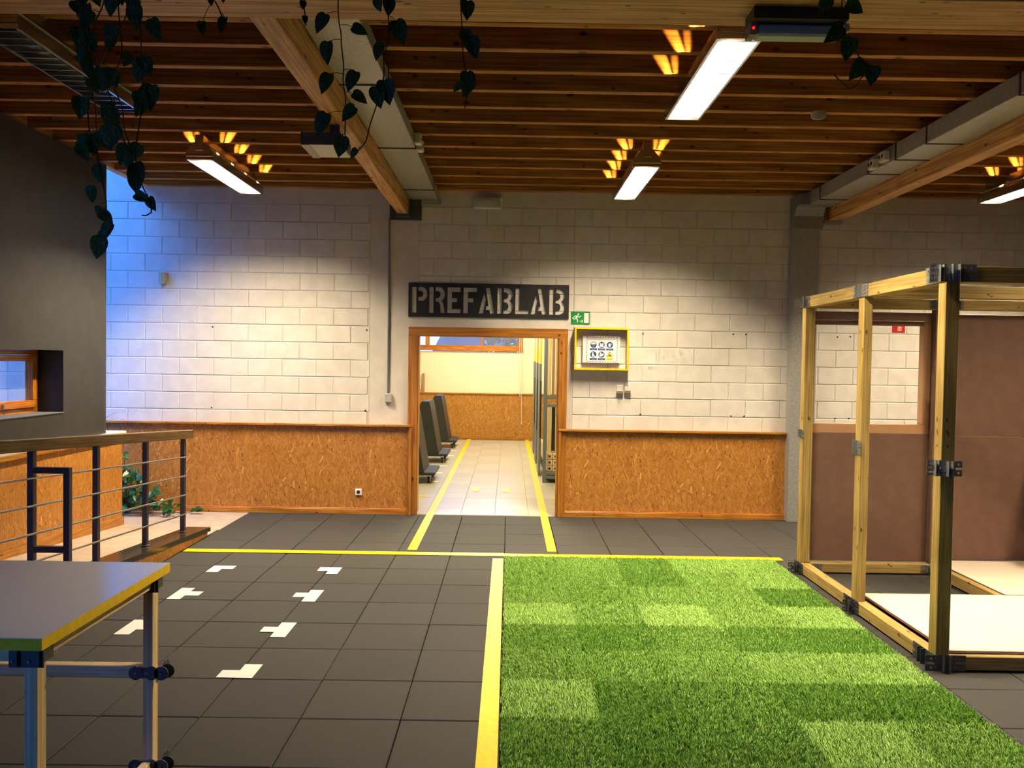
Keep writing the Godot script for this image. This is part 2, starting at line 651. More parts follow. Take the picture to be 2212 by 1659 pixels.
# ------------------------------------------------------------------ dark partition, dado box, window, light well
func build_left_side():
	var w = thing("wall_left", "charcoal painted partition wall with a recessed window", "wall", Vector3.ZERO, "", "structure")
	var st = new_st()
	var xa = -4.38
	var xb = -4.08
	bb(st, xa, xb, 1.0, 1.262, -3.32, 4.2)
	bb(st, xa, xb, 1.834, 3.72, -3.32, 4.2)
	bb(st, xa, xb, 1.262, 1.834, -3.32, -2.545)
	bb(st, xa, xb, 1.262, 1.834, -0.9, 4.2)
	# rounded far end
	var pts = []
	for k in 13:
		var t = PI * k / 12.0
		pts.append(Vector2(-4.23 + 0.15 * cos(t), -3.32 - 0.15 * sin(t)))
	add_poly(st, pts, Vector3(0, 1.0, 0), Vector3(1, 0, 0), Vector3(0, 0, 1), Vector3(0, 2.72, 0))
	put("painted_wall", st, M.dark_wall, w)
	# boarded base under it
	var d = thing("wall_base", "orange strand board base wall beside the ramp", "wall", Vector3.ZERO, "", "structure")
	st = new_st()
	bb(st, -4.6, -4.06, 0.0, 0.965, -3.67, 6.0)
	put("strand_board", st, M.osb, d)
	st = new_st()
	bb(st, -4.6, -4.03, 0.965, 1.0, -3.70, 6.0, 0.004)
	put("ledge", st, M.cream, d)
	st = new_st()
	bb(st, -4.055, -4.03, 0.925, 0.965, -3.69, 6.0, 0.003)
	put("top_trim", st, M.trim, d)
	st = new_st()
	var s = 0.0607
	add_poly(st, [Vector2(-3.68, 0.0), Vector2(6.0, s * 9.7), Vector2(6.0, s * 9.7 + 0.09), Vector2(-3.68, 0.09)], Vector3(-4.06, 0, 0), Vector3(0, 0, 1), Vector3(0, 1, 0), Vector3(0.018, 0, 0))
	put("skirting", st, M.trim, d)
	# window in the partition
	var win = thing("window_1", "pine framed window set deep in the charcoal wall", "window", Vector3.ZERO, "", "structure")
	var x0 = -4.38
	var x1 = -4.31
	st = new_st()
	bb(st, x0, x1, 1.264, 1.31, -2.54, -0.9, 0.004)
	bb(st, x0, x1, 1.79, 1.832, -2.54, -0.9, 0.004)
	bb(st, x0, x1, 1.31, 1.79, -2.54, -2.49, 0.004)
	bb(st, x0, x1, 1.31, 1.79, -0.95, -0.9, 0.004)
	put("frame", st, M.window_wood, win)
	var sash = new_st()
	bb(sash, x0 + 0.02, x1 + 0.025, 1.315, 1.38, -2.48, -0.96, 0.004)
	bb(sash, x0 + 0.02, x1 + 0.025, 1.73, 1.785, -2.48, -0.96, 0.004)
	bb(sash, x0 + 0.02, x1 + 0.025, 1.38, 1.73, -2.48, -2.42, 0.004)
	bb(sash, x0 + 0.02, x1 + 0.025, 1.38, 1.73, -1.02, -0.96, 0.004)
	var so = put("sash", sash, M.window_wood, win)
	st = new_st()
	bb(st, -4.345, -4.341, 1.38, 1.73, -2.42, -1.02)
	put("pane", st, M.glass, so)
	st = new_st()
	bb(st, -4.285, -4.265, 1.335, 1.365, -1.98, -1.955, 0.003)
	bar(st, Vector3(-4.27, 1.345, -1.97), Vector3(-4.24, 1.33, -1.9), 0.014, 0.012, 0.003)
	put("latch", st, M.rod, so)
	st = new_st()
	bb(st, -4.31, -4.07, 1.262, 1.268, -2.545, -0.9)
	put("sill", st, M.grey_paint, win)

func build_other_walls():
	var st = new_st()
	bb(st, 7.5, 7.75, 0.0, 4.2, -4.8, 8.0)
	tag(put("wall_right", st, M.dark_wall), "unseen right side wall of the hall, charcoal added to cut bounced light", "wall", "", "structure")  # colour made dark to keep light from bouncing off this unseen wall
	# back wall with a window strip on its light well side
	st = new_st()
	bb(st, -7.5, 7.5, 0.0, 1.0, 8.0, 8.25)
	bb(st, -7.5, 7.5, 3.2, 5.6, 8.0, 8.25)
	bb(st, -3.4, 7.5, 1.0, 3.2, 8.0, 8.25)
	bb(st, -7.5, -6.4, 1.0, 3.2, 8.0, 8.25)
	tag(put("wall_back", st, M.dark_wall), "unseen back wall with a wide window, charcoal added to cut bounced light", "wall", "", "structure")  # dark only to soak up bounce; the wall stands out of view
	var win = thing("window_2", "wide pine framed window in the back wall", "window", Vector3.ZERO, "", "structure")
	st = new_st()
	for k in 5:
		var x = -6.4 + 3.0 * k / 4.0
		bb(st, x - 0.04, x + 0.04, 1.0, 3.2, 8.05, 8.15)
	bb(st, -6.4, -3.4, 1.0, 1.06, 8.05, 8.15)
	bb(st, -6.4, -3.4, 3.14, 3.2, 8.05, 8.15)
	put("frame", st, M.window_wood, win)
	for k in 4:
		st = new_st()
		var x = -6.4 + 3.0 * k / 4.0
		bb(st, x + 0.04, x + 0.71, 1.06, 3.14, 8.098, 8.102)
		put("pane", st, M.glass, win)
	st = new_st()
	bb(st, -7.75, -7.5, 0.0, 5.6, -4.8, 8.25)
	tag(put("wall_outer_left", st, M.smooth_paint), "white outer wall of the light well", "wall", "", "structure")
	st = new_st()
	bb(st, -4.25, -4.17, 3.98, 5.6, -4.53, 8.0)
	tag(put("wall_upper", st, M.smooth_paint), "white upstand wall above the ceiling edge", "wall", "", "structure")
	# glazed roof over the light well
	var sk = thing("window_3", "glazed roof light over the space behind the charcoal wall", "window", Vector3.ZERO, "", "structure")
	st = new_st()
	for k in 10:
		var z = -4.5 + 12.5 * k / 9.0
		bb(st, -7.5, -4.25, 5.52, 5.6, z - 0.03, z + 0.03)
	put("frame", st, M.white, sk)
	for k in 9:
		st = new_st()
		var z = -4.5 + 12.5 * k / 9.0
		bb(st, -7.5, -4.25, 5.56, 5.564, z + 0.03, z + 12.5 / 9.0 - 0.03)
		put("pane", st, M.glass, sk)

# ------------------------------------------------------------------ ceiling
func build_ceiling():
	var c = thing("ceiling", "dark wooden ceiling carried on rows of pine joists", "ceiling", Vector3.ZERO, "", "structure")
	var st = new_st()
	bb(st, -4.25, 7.75, 3.98, 4.2, -4.8, 8.25, 0.0, 0)
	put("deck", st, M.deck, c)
	var jm = []
	for v in 3:
		var js = new_st()
		add_box(js, Vector3.ZERO, Vector3(11.7, 0.23, 0.062), 0.003, Basis(), 0, Vector2(v * 0.73, v * 0.31))
		jm.append(js.commit())
	var k = 0
	var z = -4.137
	while z < 7.9:
		var o = put("joist", jm[k % 3], M.joist, c)
		o.position = Vector3(1.67, CEIL_Y + 0.115, z)
		z += 0.395
		k += 1
	st = new_st()
	bb(st, -4.25, -4.17, 3.75, 3.98, -4.53, 8.0, 0.003)
	put("edge_board", st, M.glulam, c)
	st = new_st()
	bb(st, -4.17, 7.5, 3.75, 3.98, -4.53, -4.44, 0.003)
	put("wall_plate", st, M.joist, c)
	# main beams
	st = new_st()
	bb(st, -1.29, -1.163, 3.462, 3.75, -4.52, 0.98, 0.004)
	tag(put("beam", st, M.glulam), "pale wooden beam running from the far wall over the doorway side", "beam", "", "structure")
	st = new_st()
	bb(st, 3.64, 3.777, 3.462, 3.75, -4.52, 0.98, 0.004)
	tag(put("beam", st, M.glulam), "pale wooden beam beside the right metal duct", "beam", "", "structure")
	st = new_st()
	bb(st, -4.17, 7.5, 3.455, 3.75, 0.975, 1.30, 0.004)
	tag(put("beam", st, M.glulam), "broad wooden cross beam at the top edge with hanging vines", "beam", "", "structure")
	# steel beam seats on the wall
	st = new_st()
	bb(st, -1.385, -1.02, 3.405, 3.65, -4.53, -4.50, 0.002)
	bb(st, -1.31, -1.14, 3.43, 3.46, -4.50, -4.40, 0.002)
	tag(put("beam_bracket", st, M.dark_zinc), "dark steel bracket under the beam near the doorway", "bracket", "", "structure")
	st = new_st()
	bb(st, 3.585, 3.80, 3.43, 3.46, -4.53, -4.40, 0.002)
	bb(st, 3.60, 3.635, 3.46, 3.60, -4.53, -4.46, 0.002)
	tag(put("beam_bracket", st, M.galvanised), "grey steel bracket under the beam at the right duct", "bracket", "", "structure")

# ------------------------------------------------------------------ lamps
func make_lamp(called, at, lit, label, cool = false):
	# at: centre of the lower opening; runs 1.48 m along z
	var t = thing(called, label, "lamp", at, "louvred ceiling lamps")
	var L = 1.48
	var hl = L * 0.5
	var prof = [Vector2(-0.1225, 0.0), Vector2(-0.1225, 0.064), Vector2(-0.05, 0.150), Vector2(-0.046, 0.148), Vector2(-0.1195, 0.062), Vector2(-0.1195, 0.0)]
	var st = new_st()
	add_poly(st, prof, Vector3(0, 0, -hl), Vector3(1, 0, 0), Vector3(0, 1, 0), Vector3(0, 0, L))
	var prof2 = []
	for p in prof:
		prof2.append(Vector2(-p.x, p.y))
	prof2.reverse()
	add_poly(st, prof2, Vector3(0, 0, -hl), Vector3(1, 0, 0), Vector3(0, 1, 0), Vector3(0, 0, L))
	put("housing", st, M.lamp_metal, t)
	for s in [-1, 1]:
		st = new_st()
		add_poly(st, [Vector2(-0.1225, 0.0), Vector2(0.1225, 0.0), Vector2(0.1225, 0.064), Vector2(0.05, 0.150), Vector2(-0.05, 0.150), Vector2(-0.1225, 0.064)], Vector3(0, 0, s * hl), Vector3(1, 0, 0), Vector3(0, 1, 0), Vector3(0, 0, s * 0.004))
		bb(st, -0.119, 0.119, 0.027, 0.055, s * hl, s * (hl + 0.012), 0.004)
		put("end_cap", st, M.lamp_metal, t)
	st = new_st()
	bb(st, -0.036, 0.036, 0.080, 0.218, -hl - 0.012, hl + 0.012, 0.004)
	put("spine", st, M.lamp_metal, t)
	# louvre
	st = new_st()
	var nb = 15
	for k in nb:
		var z = -hl + L * (k + 0.5) / nb
		bb(st, -0.112, 0.112, 0.004, 0.060, z - 0.001, z + 0.001)
		bb(st, -0.112, 0.112, 0.002, 0.004, z - 0.004, z + 0.004)
	put("louver_blades", st, M.louver, t)
	st = new_st()
	for s in [-1, 1]:
		bar(st, Vector3(s * 0.114, 0.0, -hl), Vector3(s * 0.114, 0.0, hl), 0.014, 0.006)
		add_poly(st, [Vector2(s * 0.117, 0.0), Vector2(s * 0.100, 0.078), Vector2(s * 0.102, 0.078), Vector2(s * 0.119, 0.0)], Vector3(0, 0, -hl), Vector3(1, 0, 0), Vector3(0, 1, 0), Vector3(0, 0, L))
	put("side_reflector", st, M.louver, t)
	st = new_st()
	bb(st, -0.095, 0.095, 0.104, 0.107, -hl, hl)
	put("reflector", st, M.lamp_inside, t)
	for s in [-1, 1]:
		st = new_st()
		add_cyl(st, Vector3(s * 0.035, 0.0915, -hl + 0.03), Vector3(s * 0.035, 0.0915, hl - 0.03), 0.012, 0.012, 10)
		put("fluorescent_tube", st, glow(Color(1.0, 0.93, 0.84), 3.0) if lit else M.white, t)
	if lit:
		var a = AreaLight3D.new()
		a.name = "lamp_light"
		a.area_size = Vector2(0.06, L - 0.06)
		a.light_color = LAMP_COLOR
		a.light_energy = LAMP_ENERGY
		a.area_range = 30.0
		a.area_attenuation = 2.0
		a.shadow_enabled = true
		a.position = Vector3(0, 0.078, 0)
		a.rotation_degrees = Vector3(-90, 0, 0)
		t.add_child(a)
		# light slots in the slanted top, one before each joist
		var slot_glow = glow(Color(1.0, 0.86, 0.6), 5.0)
		for j in range(0, 22):
			var z = -4.137 + 0.395 * j + 0.075 - at.z
			if absf(z) > hl - 0.02:
				continue
			for s in [-1, 1]:
				var p = Vector3(s * 0.088, 0.108, z)
				var n = Vector3(s * 0.76, 0.65, 0)
				st = new_st()
				bar(st, p + Vector3(0, 0, -0.03), p + Vector3(0, 0, 0.03), 0.016, 0.004, 0.0, n)
				put("light_slot", st, slot_glow, t)
				for e in [[0.46, 0.86, -0.25, 9.5, 1.0], [0.10, 0.95, -0.27, 7.0, 0.4]]:
					var sp = SpotLight3D.new()
					sp.name = "slot_light"
					sp.light_color = Color(1.0, 0.80, 0.48)
					sp.light_energy = SLOT_ENERGY * e[4]
					sp.spot_angle = e[3]
					sp.spot_angle_attenuation = 0.25
					sp.spot_range = 12.0
					sp.spot_attenuation = 2.0
					sp.light_size = 0.012
					sp.shadow_enabled = true
					sp.transform = Transform3D(Basis.looking_at(Vector3(s * e[0], e[1], e[2]), Vector3(0, 0, 1)), p + n * 0.014)
					t.add_child(sp, true)
	return t

const LAMP_COLOR := Color(1.0, 0.91, 0.76)
const LAMP_ENERGY := 35.0
const SLOT_ENERGY := 1.5

func build_lamps():
	var y = 3.53
	make_lamp("ceiling_lamp", Vector3(1.205, y, -3.0), true, "lit louvred ceiling lamp nearest the green exit sign")
	make_lamp("ceiling_lamp", Vector3(-2.742, y, -3.02), true, "lit louvred ceiling lamp over the left part of the block wall")
	make_lamp("ceiling_lamp", Vector3(1.217, y, -0.11), true, "large lit louvred ceiling lamp below the emergency light")
	make_lamp("ceiling_lamp", Vector3(-2.755, y, -0.14), false, "unlit louvred ceiling lamp with blue grey blades behind vines")
	make_lamp("ceiling_lamp", Vector3(5.02, y, -2.9), true, "lit louvred ceiling lamp cut off by the right edge")
	make_lamp("ceiling_lamp", Vector3(5.02, y, -0.11), true, "lit louvred ceiling lamp above the right bay")

# ------------------------------------------------------------------ ducts
func build_ducts():
	var t = thing("air_duct", "galvanised sheet metal duct beside the middle beam", "duct")
	var st = new_st()
	bb(st, -1.155, -0.83, 3.642, 3.748, -4.515, 0.97, 0.004)
	put("body", st, M.galvanised, t)
	for z in [-3.95, -2.2, -0.55, 0.62]:
		st = new_st()
		bb(st, -1.157, -0.822, 3.633, 3.748, z - 0.008, z + 0.008, 0.002)
		put("seam", st, M.dark_zinc, t)
	st = new_st()
	bb(st, -1.02, -0.80, 3.575, 3.65, -4.515, -4.46, 0.004)
	put("end_flange", st, M.galvanised, t)
	t = thing("air_duct", "galvanised duct that bends down the wall behind the timber frame", "duct")
	st = new_st()
	bb(st, 3.345, 3.635, 3.60, 3.745, -4.35, 0.97, 0.004)
	put("body", st, M.galvanised, t)
	for z in [-3.9, -2.7, -2.15, -1.62, -0.4]:
		st = new_st()
		bb(st, 3.337, 3.637, 3.591, 3.747, z - 0.008, z + 0.008, 0.002)
		put("seam", st, M.dark_zinc, t)
	st = new_st()
	add_poly(st, [Vector2(-4.515, 3.72), Vector2(-4.515, 3.36), Vector2(-4.37, 3.36), Vector2(-4.37, 3.50), Vector2(-4.30, 3.59), Vector2(-4.2, 3.60), Vector2(-4.2, 3.72)], Vector3(3.23, 0, 0), Vector3(0, 0, 1), Vector3(0, 1, 0), Vector3(0.33, 0, 0))
	put("elbow", st, M.zinc, t)
	st = new_st()
	bb(st, 3.235, 3.525, 0.0, 3.37, -4.515, -4.38, 0.004)
	put("drop", st, M.galvanised, t)
	for x in [3.30, 3.46]:
		st = new_st()
		add_cyl(st, Vector3(x, 3.40, -4.372), Vector3(x, 3.40, -4.366), 0.008, 0.008, 8)
		put("rivet", st, M.dark_zinc, t)
	# socket boxes on the duct flanks
	for d in [[Vector3(-0.80, 3.70, -2.12), "cream socket box on the middle duct, nearest one"], [Vector3(-0.80, 3.685, -2.30), "cream socket box on the middle duct, farther one"], [Vector3(3.31, 3.66, -2.30), "white socket box on the right duct, nearer one"], [Vector3(3.31, 3.645, -2.52), "white twin socket box on the right duct, farther one"]]:
		var b = thing("socket_box", d[1], "socket", d[0], "socket boxes on the ducts")
		st = new_st()
		bb(st, -0.03, 0.03, -0.045, 0.045, -0.055, 0.055, 0.008)
		put("case", st, M.off_white, b)
		st = new_st()
		var side = 1.0 if d[0].x < 0 else -1.0
		for z in [-0.027, 0.027]:
			add_cyl(st, Vector3(side * 0.0295, 0, z), Vector3(side * 0.031, 0, z), 0.018, 0.018, 12)
		put("outlet_face", st, M.charcoal, b)

# ------------------------------------------------------------------ dado boards, baseboards, doorway
func build_dado_and_door():
	for d in [[-6.5, -1.10, "trim_1", "orange strand board dado left of the doorway", 1.045], [0.60, 7.5, "trim_2", "orange strand board dado right of the doorway", 1.025]]:
		var t = thing(d[2], d[3], "dado", Vector3.ZERO, "", "structure")
		var top = d[4]
		var st = new_st()
		bb(st, d[0], d[1], 0.0, top - 0.02, WALL_Z, -4.505)
		put("strand_board", st, M.osb, t)
		st = new_st()
		bb(st, d[0], d[1], top - 0.025, top, WALL_Z, -4.455, 0.004)
		put("top_ledge", st, M.trim, t)
		st = new_st()
		var xe = d[1] if d[0] < 0 else d[0]
		var sgn = -1.0 if d[0] < 0 else 1.0
		bb(st, xe, xe + sgn * 0.03, 0.0, top - 0.025, -4.505, -4.465, 0.004)
		put("end_strip", st, M.trim, t)
		var b = thing("baseboard_left" if d[0] < 0 else "baseboard_right", "wooden baseboard %s of the doorway" % ("left" if d[0] < 0 else "right"), "baseboard", Vector3.ZERO, "", "structure")
		st = new_st()
		bb(st, d[0], d[1], 0.0, 0.058, -4.505, -4.485, 0.003)
		put("board", st, M.trim, b)
		st = new_st()
		bb(st, d[0], d[1], 0.058, 0.07, -4.505, -4.49, 0.003)
		put("top_bead", st, M.window_wood, b)
	var f = thing("door_1", "wooden doorway casing open to the storeroom", "doorway", Vector3.ZERO, "", "structure")
	var zf = -4.487
	var st = new_st()
	bb(st, -1.15, -1.041, 0.0, 2.18, WALL_Z - 0.01, zf, 0.004)
	put("casing", st, M.door_wood, f)
	st = new_st()
	bb(st, 0.583, 0.688, 0.0, 2.18, WALL_Z - 0.01, zf, 0.004)
	put("casing", st, M.door_wood, f)
	st = new_st()
	bb(st, -1.149, 0.687, 2.074, 2.181, WALL_Z - 0.01, zf + 0.001, 0.004)
	put("head_casing", st, M.door_wood, f)
	st = new_st()
	bb(st, -1.14, -1.045, 0.0, 2.17, -4.80, WALL_Z - 0.01, 0.002)
	bb(st, 0.587, 0.68, 0.0, 2.17, -4.80, WALL_Z - 0.01, 0.002)
	bb(st, -1.045, 0.587, 2.078, 2.17, -4.80, WALL_Z - 0.01, 0.002)
	put("jamb", st, M.door_wood, f)
	st = new_st()
	for x in [-1.046, 0.573]:
		bb(st, x, x + 0.016, 0.0, 2.07, -4.515, -4.50, 0.002)
	put("stop_bead", st, M.trim, f)

# ------------------------------------------------------------------ lettering and signs
func arc(cx, cy, rx, ry, a0, a1, n = 9):
	var r = []
	for k in n:
		var t = deg_to_rad(lerp(a0, a1, k / float(n - 1)))
		r.append(Vector2(cx + rx * cos(t), cy + ry * sin(t)))
	return r

func letter(ch):
	# stencil outlines, height 290 units, y down from the top of the letter
	match ch:
		"P":
			var o = [Vector2(72, 0), Vector2(110, 0)]
			o += arc(112, 79, 62, 79, -85, 85)
			o += [Vector2(72, 158), Vector2(72, 112), Vector2(100, 112)]
			o += arc(102, 79, 26, 33, 80, -80, 7)
			o += [Vector2(72, 46)]
			return [174, [[Vector2(0, 0), Vector2(52, 0), Vector2(52, 290), Vector2(0, 290)], o]]
		"R":
			var o = [Vector2(72, 0), Vector2(110, 0)]
			o += arc(112, 79, 65, 79, -85, 62)
			o += [Vector2(160, 185), Vector2(178, 290), Vector2(130, 290), Vector2(126, 205), Vector2(108, 168), Vector2(72, 160), Vector2(72, 128)]
			o += arc(102, 82, 26, 36, 80, -80, 7)
			o += [Vector2(72, 46)]
			return [178, [[Vector2(0, 0), Vector2(50, 0), Vector2(50, 290), Vector2(0, 290)], o]]
		"E":
			return [148, [[Vector2(0, 0), Vector2(148, 0), Vector2(148, 50), Vector2(50, 50), Vector2(50, 120), Vector2(108, 120), Vector2(108, 166), Vector2(50, 166), Vector2(50, 242), Vector2(148, 242), Vector2(148, 290), Vector2(0, 290)]]]
		"F":
			return [152, [[Vector2(0, 0), Vector2(152, 0), Vector2(152, 48), Vector2(50, 48), Vector2(50, 120), Vector2(112, 120), Vector2(112, 166), Vector2(50, 166), Vector2(50, 290), Vector2(0, 290)]]]
		"A":
			return [176, [[Vector2(58, 60), Vector2(78, 130), Vector2(50, 290), Vector2(0, 290)], [Vector2(74, 0), Vector2(122, 0), Vector2(176, 290), Vector2(128, 290), Vector2(120, 250), Vector2(80, 250), Vector2(84, 212), Vector2(110, 200)]]]
		"B":
			var o = [Vector2(70, 0), Vector2(105, 0)]
			o += arc(110, 74, 62, 74, -80, 62)
			o += arc(110, 214, 66, 76, -58, 85)
			o += [Vector2(70, 290), Vector2(70, 252)]
			o += arc(94, 206, 32, 44, 70, -70, 7)
			o += [Vector2(70, 158), Vector2(70, 128)]
			o += arc(94, 84, 30, 38, 70, -70, 7)
			o += [Vector2(70, 44)]
			return [176, [[Vector2(0, 0), Vector2(50, 0), Vector2(50, 290), Vector2(0, 290)], o]]
		"L":
			return [150, [[Vector2(0, 0), Vector2(50, 0), Vector2(50, 246), Vector2(150, 246), Vector2(150, 290), Vector2(0, 290)]]]
	return [0, []]

func build_signs():
	# stencil cut name board over the doorway
	var c = CSGCombiner3D.new()
	c.name = numbered("name_board")
	add_child(c, true)
	tag(c, "black stencil cut board reading PREFABLAB over the doorway", "sign")
	c.material_override = M.sign_black
	var b = CSGBox3D.new()
	b.name = "board"
	b.size = Vector3(1.855, 0.392, 0.010)
	b.position = Vector3(-0.232, 2.494, WALL_Z + 0.012)
	b.material = M.sign_black
	c.add_child(b, true)
	var starts = [38, 235, 443, 625, 800, 1010, 1215, 1391, 1600]
	var word = "PREFABLAB"
	var u = 1.855 / 1823.0
	for k in 9:
		var L = letter(word[k])
		for poly in L[1]:
			var p = CSGPolygon3D.new()
			p.name = "letter_cut"
			var pk = PackedVector2Array()
			for q in poly:
				pk.append(Vector2((starts[k] + q.x) * u, -q.y * u))
			if Geometry2D.is_polygon_clockwise(pk):
				pk.reverse()
			p.polygon = pk
			p.depth = 0.03
			p.operation = CSGShape3D.OPERATION_SUBTRACTION
			p.position = Vector3(-1.1595, 2.69 - 0.049, WALL_Z + 0.0335)
			p.material = M.sign_black
			c.add_child(p, true)
	var st
	# green exit sign
	var img = Image.create(320, 214, false, Image.FORMAT_RGB8)
	var gr = Color8(20, 130, 62)
	img.fill(gr)
	var wh = Color8(240, 240, 236)
	fill_poly(img, [Vector2(224, 22), Vector2(304, 22), Vector2(304, 192), Vector2(224, 192)], wh)
	disc(img, Vector2(126, 48), 16, wh)
	stroke(img, Vector2(112, 70), Vector2(80, 122), 30, wh)
	stroke(img, Vector2(108, 74), Vector2(64, 76), 12, wh)
	stroke(img, Vector2(66, 74), Vector2(40, 104), 12, wh)
	stroke(img, Vector2(112, 76), Vector2(142, 98), 12, wh)
	stroke(img, Vector2(140, 98), Vector2(176, 68), 12, wh)
	stroke(img, Vector2(90, 114), Vector2(114, 140), 17, wh)
	stroke(img, Vector2(110, 134), Vector2(112, 178), 15, wh)
	stroke(img, Vector2(80, 116), Vector2(52, 132), 15, wh)
	stroke(img, Vector2(54, 132), Vector2(22, 104), 13, wh)
	stroke(img, Vector2(150, 162), Vector2(202, 162), 9, wh)
	stroke(img, Vector2(182, 138), Vector2(206, 164), 10, wh)
	stroke(img, Vector2(182, 188), Vector2(206, 160), 10, wh)
	var t = thing("exit_sign", "green running man exit sign beside the name board", "sign")
	st = new_st()
	bb(st, 0.722, 0.940, 2.239, 2.388, WALL_Z, WALL_Z + 0.006)
	put("plate", st, mat(gr, 0.4), t)
	face_card("print", 0.723, 0.939, 2.240, 2.387, WALL_Z + 0.0072, print_mat(img), t)
	# red fire call sign seen through the frame
	img = Image.create(160, 160, false, Image.FORMAT_RGB8)
	img.fill(Color8(200, 32, 26))
	fill_poly(img, [Vector2(58, 10), Vector2(108, 10), Vector2(120, 40), Vector2(112, 62), Vector2(96, 60), Vector2(96, 88), Vector2(84, 88), Vector2(84, 58), Vector2(54, 56), Vector2(48, 34)], wh)
	fill_poly(img, [Vector2(66, 92), Vector2(116, 92), Vector2(116, 142), Vector2(66, 142)], wh)
	fill_poly(img, [Vector2(74, 100), Vector2(108, 100), Vector2(108, 134), Vector2(74, 134)], Color8(200, 32, 26))
	fill_poly(img, [Vector2(82, 108), Vector2(100, 108), Vector2(100, 126), Vector2(82, 126)], wh)
	t = thing("fire_call_sign", "small red fire alarm sign seen through the timber frame", "sign")
	st = new_st()
	bb(st, 4.453, 4.598, 2.205, 2.35, WALL_Z, WALL_Z + 0.006)
	put("plate", st, mat(Color8(200, 32, 26), 0.4), t)
	face_card("print", 4.454, 4.597, 2.206, 2.349, WALL_Z + 0.0072, print_mat(img), t)
	# yellow shadow box with the safety sheet
	t = thing("display_box", "yellow framed wooden display box below the exit sign", "frame")
	var x0 = 0.762
	var x1 = 1.379
	var y0 = 1.715
	var y1 = 2.198
	var zf = WALL_Z + 0.13
	st = new_st()
	for r in [[x0, x1, y1 - 0.016, y1], [x0, x1, y0, y0 + 0.016], [x0, x0 + 0.016, y0 + 0.016, y1 - 0.016], [x1 - 0.016, x1, y0 + 0.016, y1 - 0.016]]:
		bb(st, r[0], r[1], r[2], r[3], WALL_Z, zf - 0.002)
	put("box_sides", st, M.pale_wood, t)
	st = new_st()
	for r in [[x0 - 0.001, x1 + 0.001, y1 - 0.019, y1 + 0.001], [x0 - 0.001, x1 + 0.001, y0 - 0.001, y0 + 0.019], [x0 - 0.001, x0 + 0.019, y0 + 0.019, y1 - 0.019], [x1 - 0.019, x1 + 0.001, y0 + 0.019, y1 - 0.019]]:
		bb(st, r[0], r[1], r[2], r[3], zf - 0.002, zf + 0.002)
	put("yellow_edge", st, M.yellow, t)
	img = Image.create(600, 430, false, Image.FORMAT_RGB8)
	img.fill(Color8(240, 238, 240))
	var dk = Color8(46, 46, 44)
	for k in 12:
		fill_poly(img, [Vector2(64 + k * 42, 14), Vector2(88 + k * 42, 14), Vector2(88 + k * 42, 22), Vector2(64 + k * 42, 22)], dk)
		fill_poly(img, [Vector2(64 + k * 42, 408), Vector2(88 + k * 42, 408), Vector2(88 + k * 42, 416), Vector2(64 + k * 42, 416)], dk)
	for k in 10:
		for x in [62, 552]:
			fill_poly(img, [Vector2(x, 22 + k * 39), Vector2(x + 8, 22 + k * 39), Vector2(x + 8, 46 + k * 39), Vector2(x, 46 + k * 39)], dk)
	var bl = Color8(44, 66, 132)
	for k in 5:
		var cx = 172.0 + (k % 3) * 132.0
		var cy = 140.0 + (k / 3) * 158.0
		disc(img, Vector2(cx, cy), 50, bl)
		fill_poly(img, [Vector2(cx - 58, cy + 56), Vector2(cx + 58, cy + 56), Vector2(cx + 58, cy + 88), Vector2(cx - 58, cy + 88)], bl)
		fill_poly(img, [Vector2(cx - 46, cy + 66), Vector2(cx + 46, cy + 66), Vector2(cx + 46, cy + 70), Vector2(cx - 46, cy + 70)], Color8(150, 160, 200))
		fill_poly(img, [Vector2(cx - 22, cy + 76), Vector2(cx + 22, cy + 76), Vector2(cx + 22, cy + 80), Vector2(cx - 22, cy + 80)], Color8(150, 160, 200))
	# goggles, vest, gloves, boots, manual
	fill_poly(img, arc(172, 134, 40, 36, 180, 360, 12), wh)
	fill_poly(img, [Vector2(146, 140), Vector2(198, 140), Vector2(186, 172), Vector2(158, 172)], Color8(70, 100, 170))
	fill_poly(img, [Vector2(276, 112), Vector2(290, 108), Vector2(318, 108), Vector2(332, 112), Vector2(336, 172), Vector2(272, 172)], wh)
	fill_poly(img, [Vector2(294, 106), Vector2(314, 106), Vector2(310, 132), Vector2(298, 132)], bl)
	fill_poly(img, [Vector2(412, 136), Vector2(424, 112), Vector2(444, 118), Vector2(450, 150), Vector2(444, 176), Vector2(420, 176)], wh)
	fill_poly(img, [Vector2(446, 116), Vector2(466, 112), Vector2(466, 140), Vector2(454, 150)], Color8(150, 160, 200))
	fill_poly(img, [Vector2(150, 262), Vector2(176, 262), Vector2(180, 306), Vector2(206, 322), Vector2(204, 334), Vector2(150, 334)], wh)
	disc(img, Vector2(290, 274), 13, wh)
	fill_poly(img, [Vector2(268, 292), Vector2(300, 288), Vector2(342, 274), Vector2(340, 306), Vector2(300, 334), Vector2(272, 326)], wh)
	fill_poly(img, [Vector2(436, 244), Vector2(490, 336), Vector2(382, 336)], Color8(60, 50, 10))
	fill_poly(img, [Vector2(436, 256), Vector2(480, 330), Vector2(392, 330)], Color8(246, 214, 30))
	fill_poly(img, [Vector2(416, 304), Vector2(440, 296), Vector2(456, 312), Vector2(440, 322), Vector2(424, 316)], Color8(50, 44, 16))
	fill_poly(img, [Vector2(376, 350), Vector2(494, 350), Vector2(494, 386), Vector2(376, 386)], Color8(248, 222, 60))
	fill_poly(img, [Vector2(398, 362), Vector2(470, 362), Vector2(470, 365), Vector2(398, 365)], Color8(120, 100, 30))
	fill_poly(img, [Vector2(384, 372), Vector2(486, 372), Vector2(486, 375), Vector2(384, 375)], Color8(120, 100, 30))
	var sh = thing("safety_sheet", "white safety instruction sheet with blue pictograms in the yellow frame", "poster")
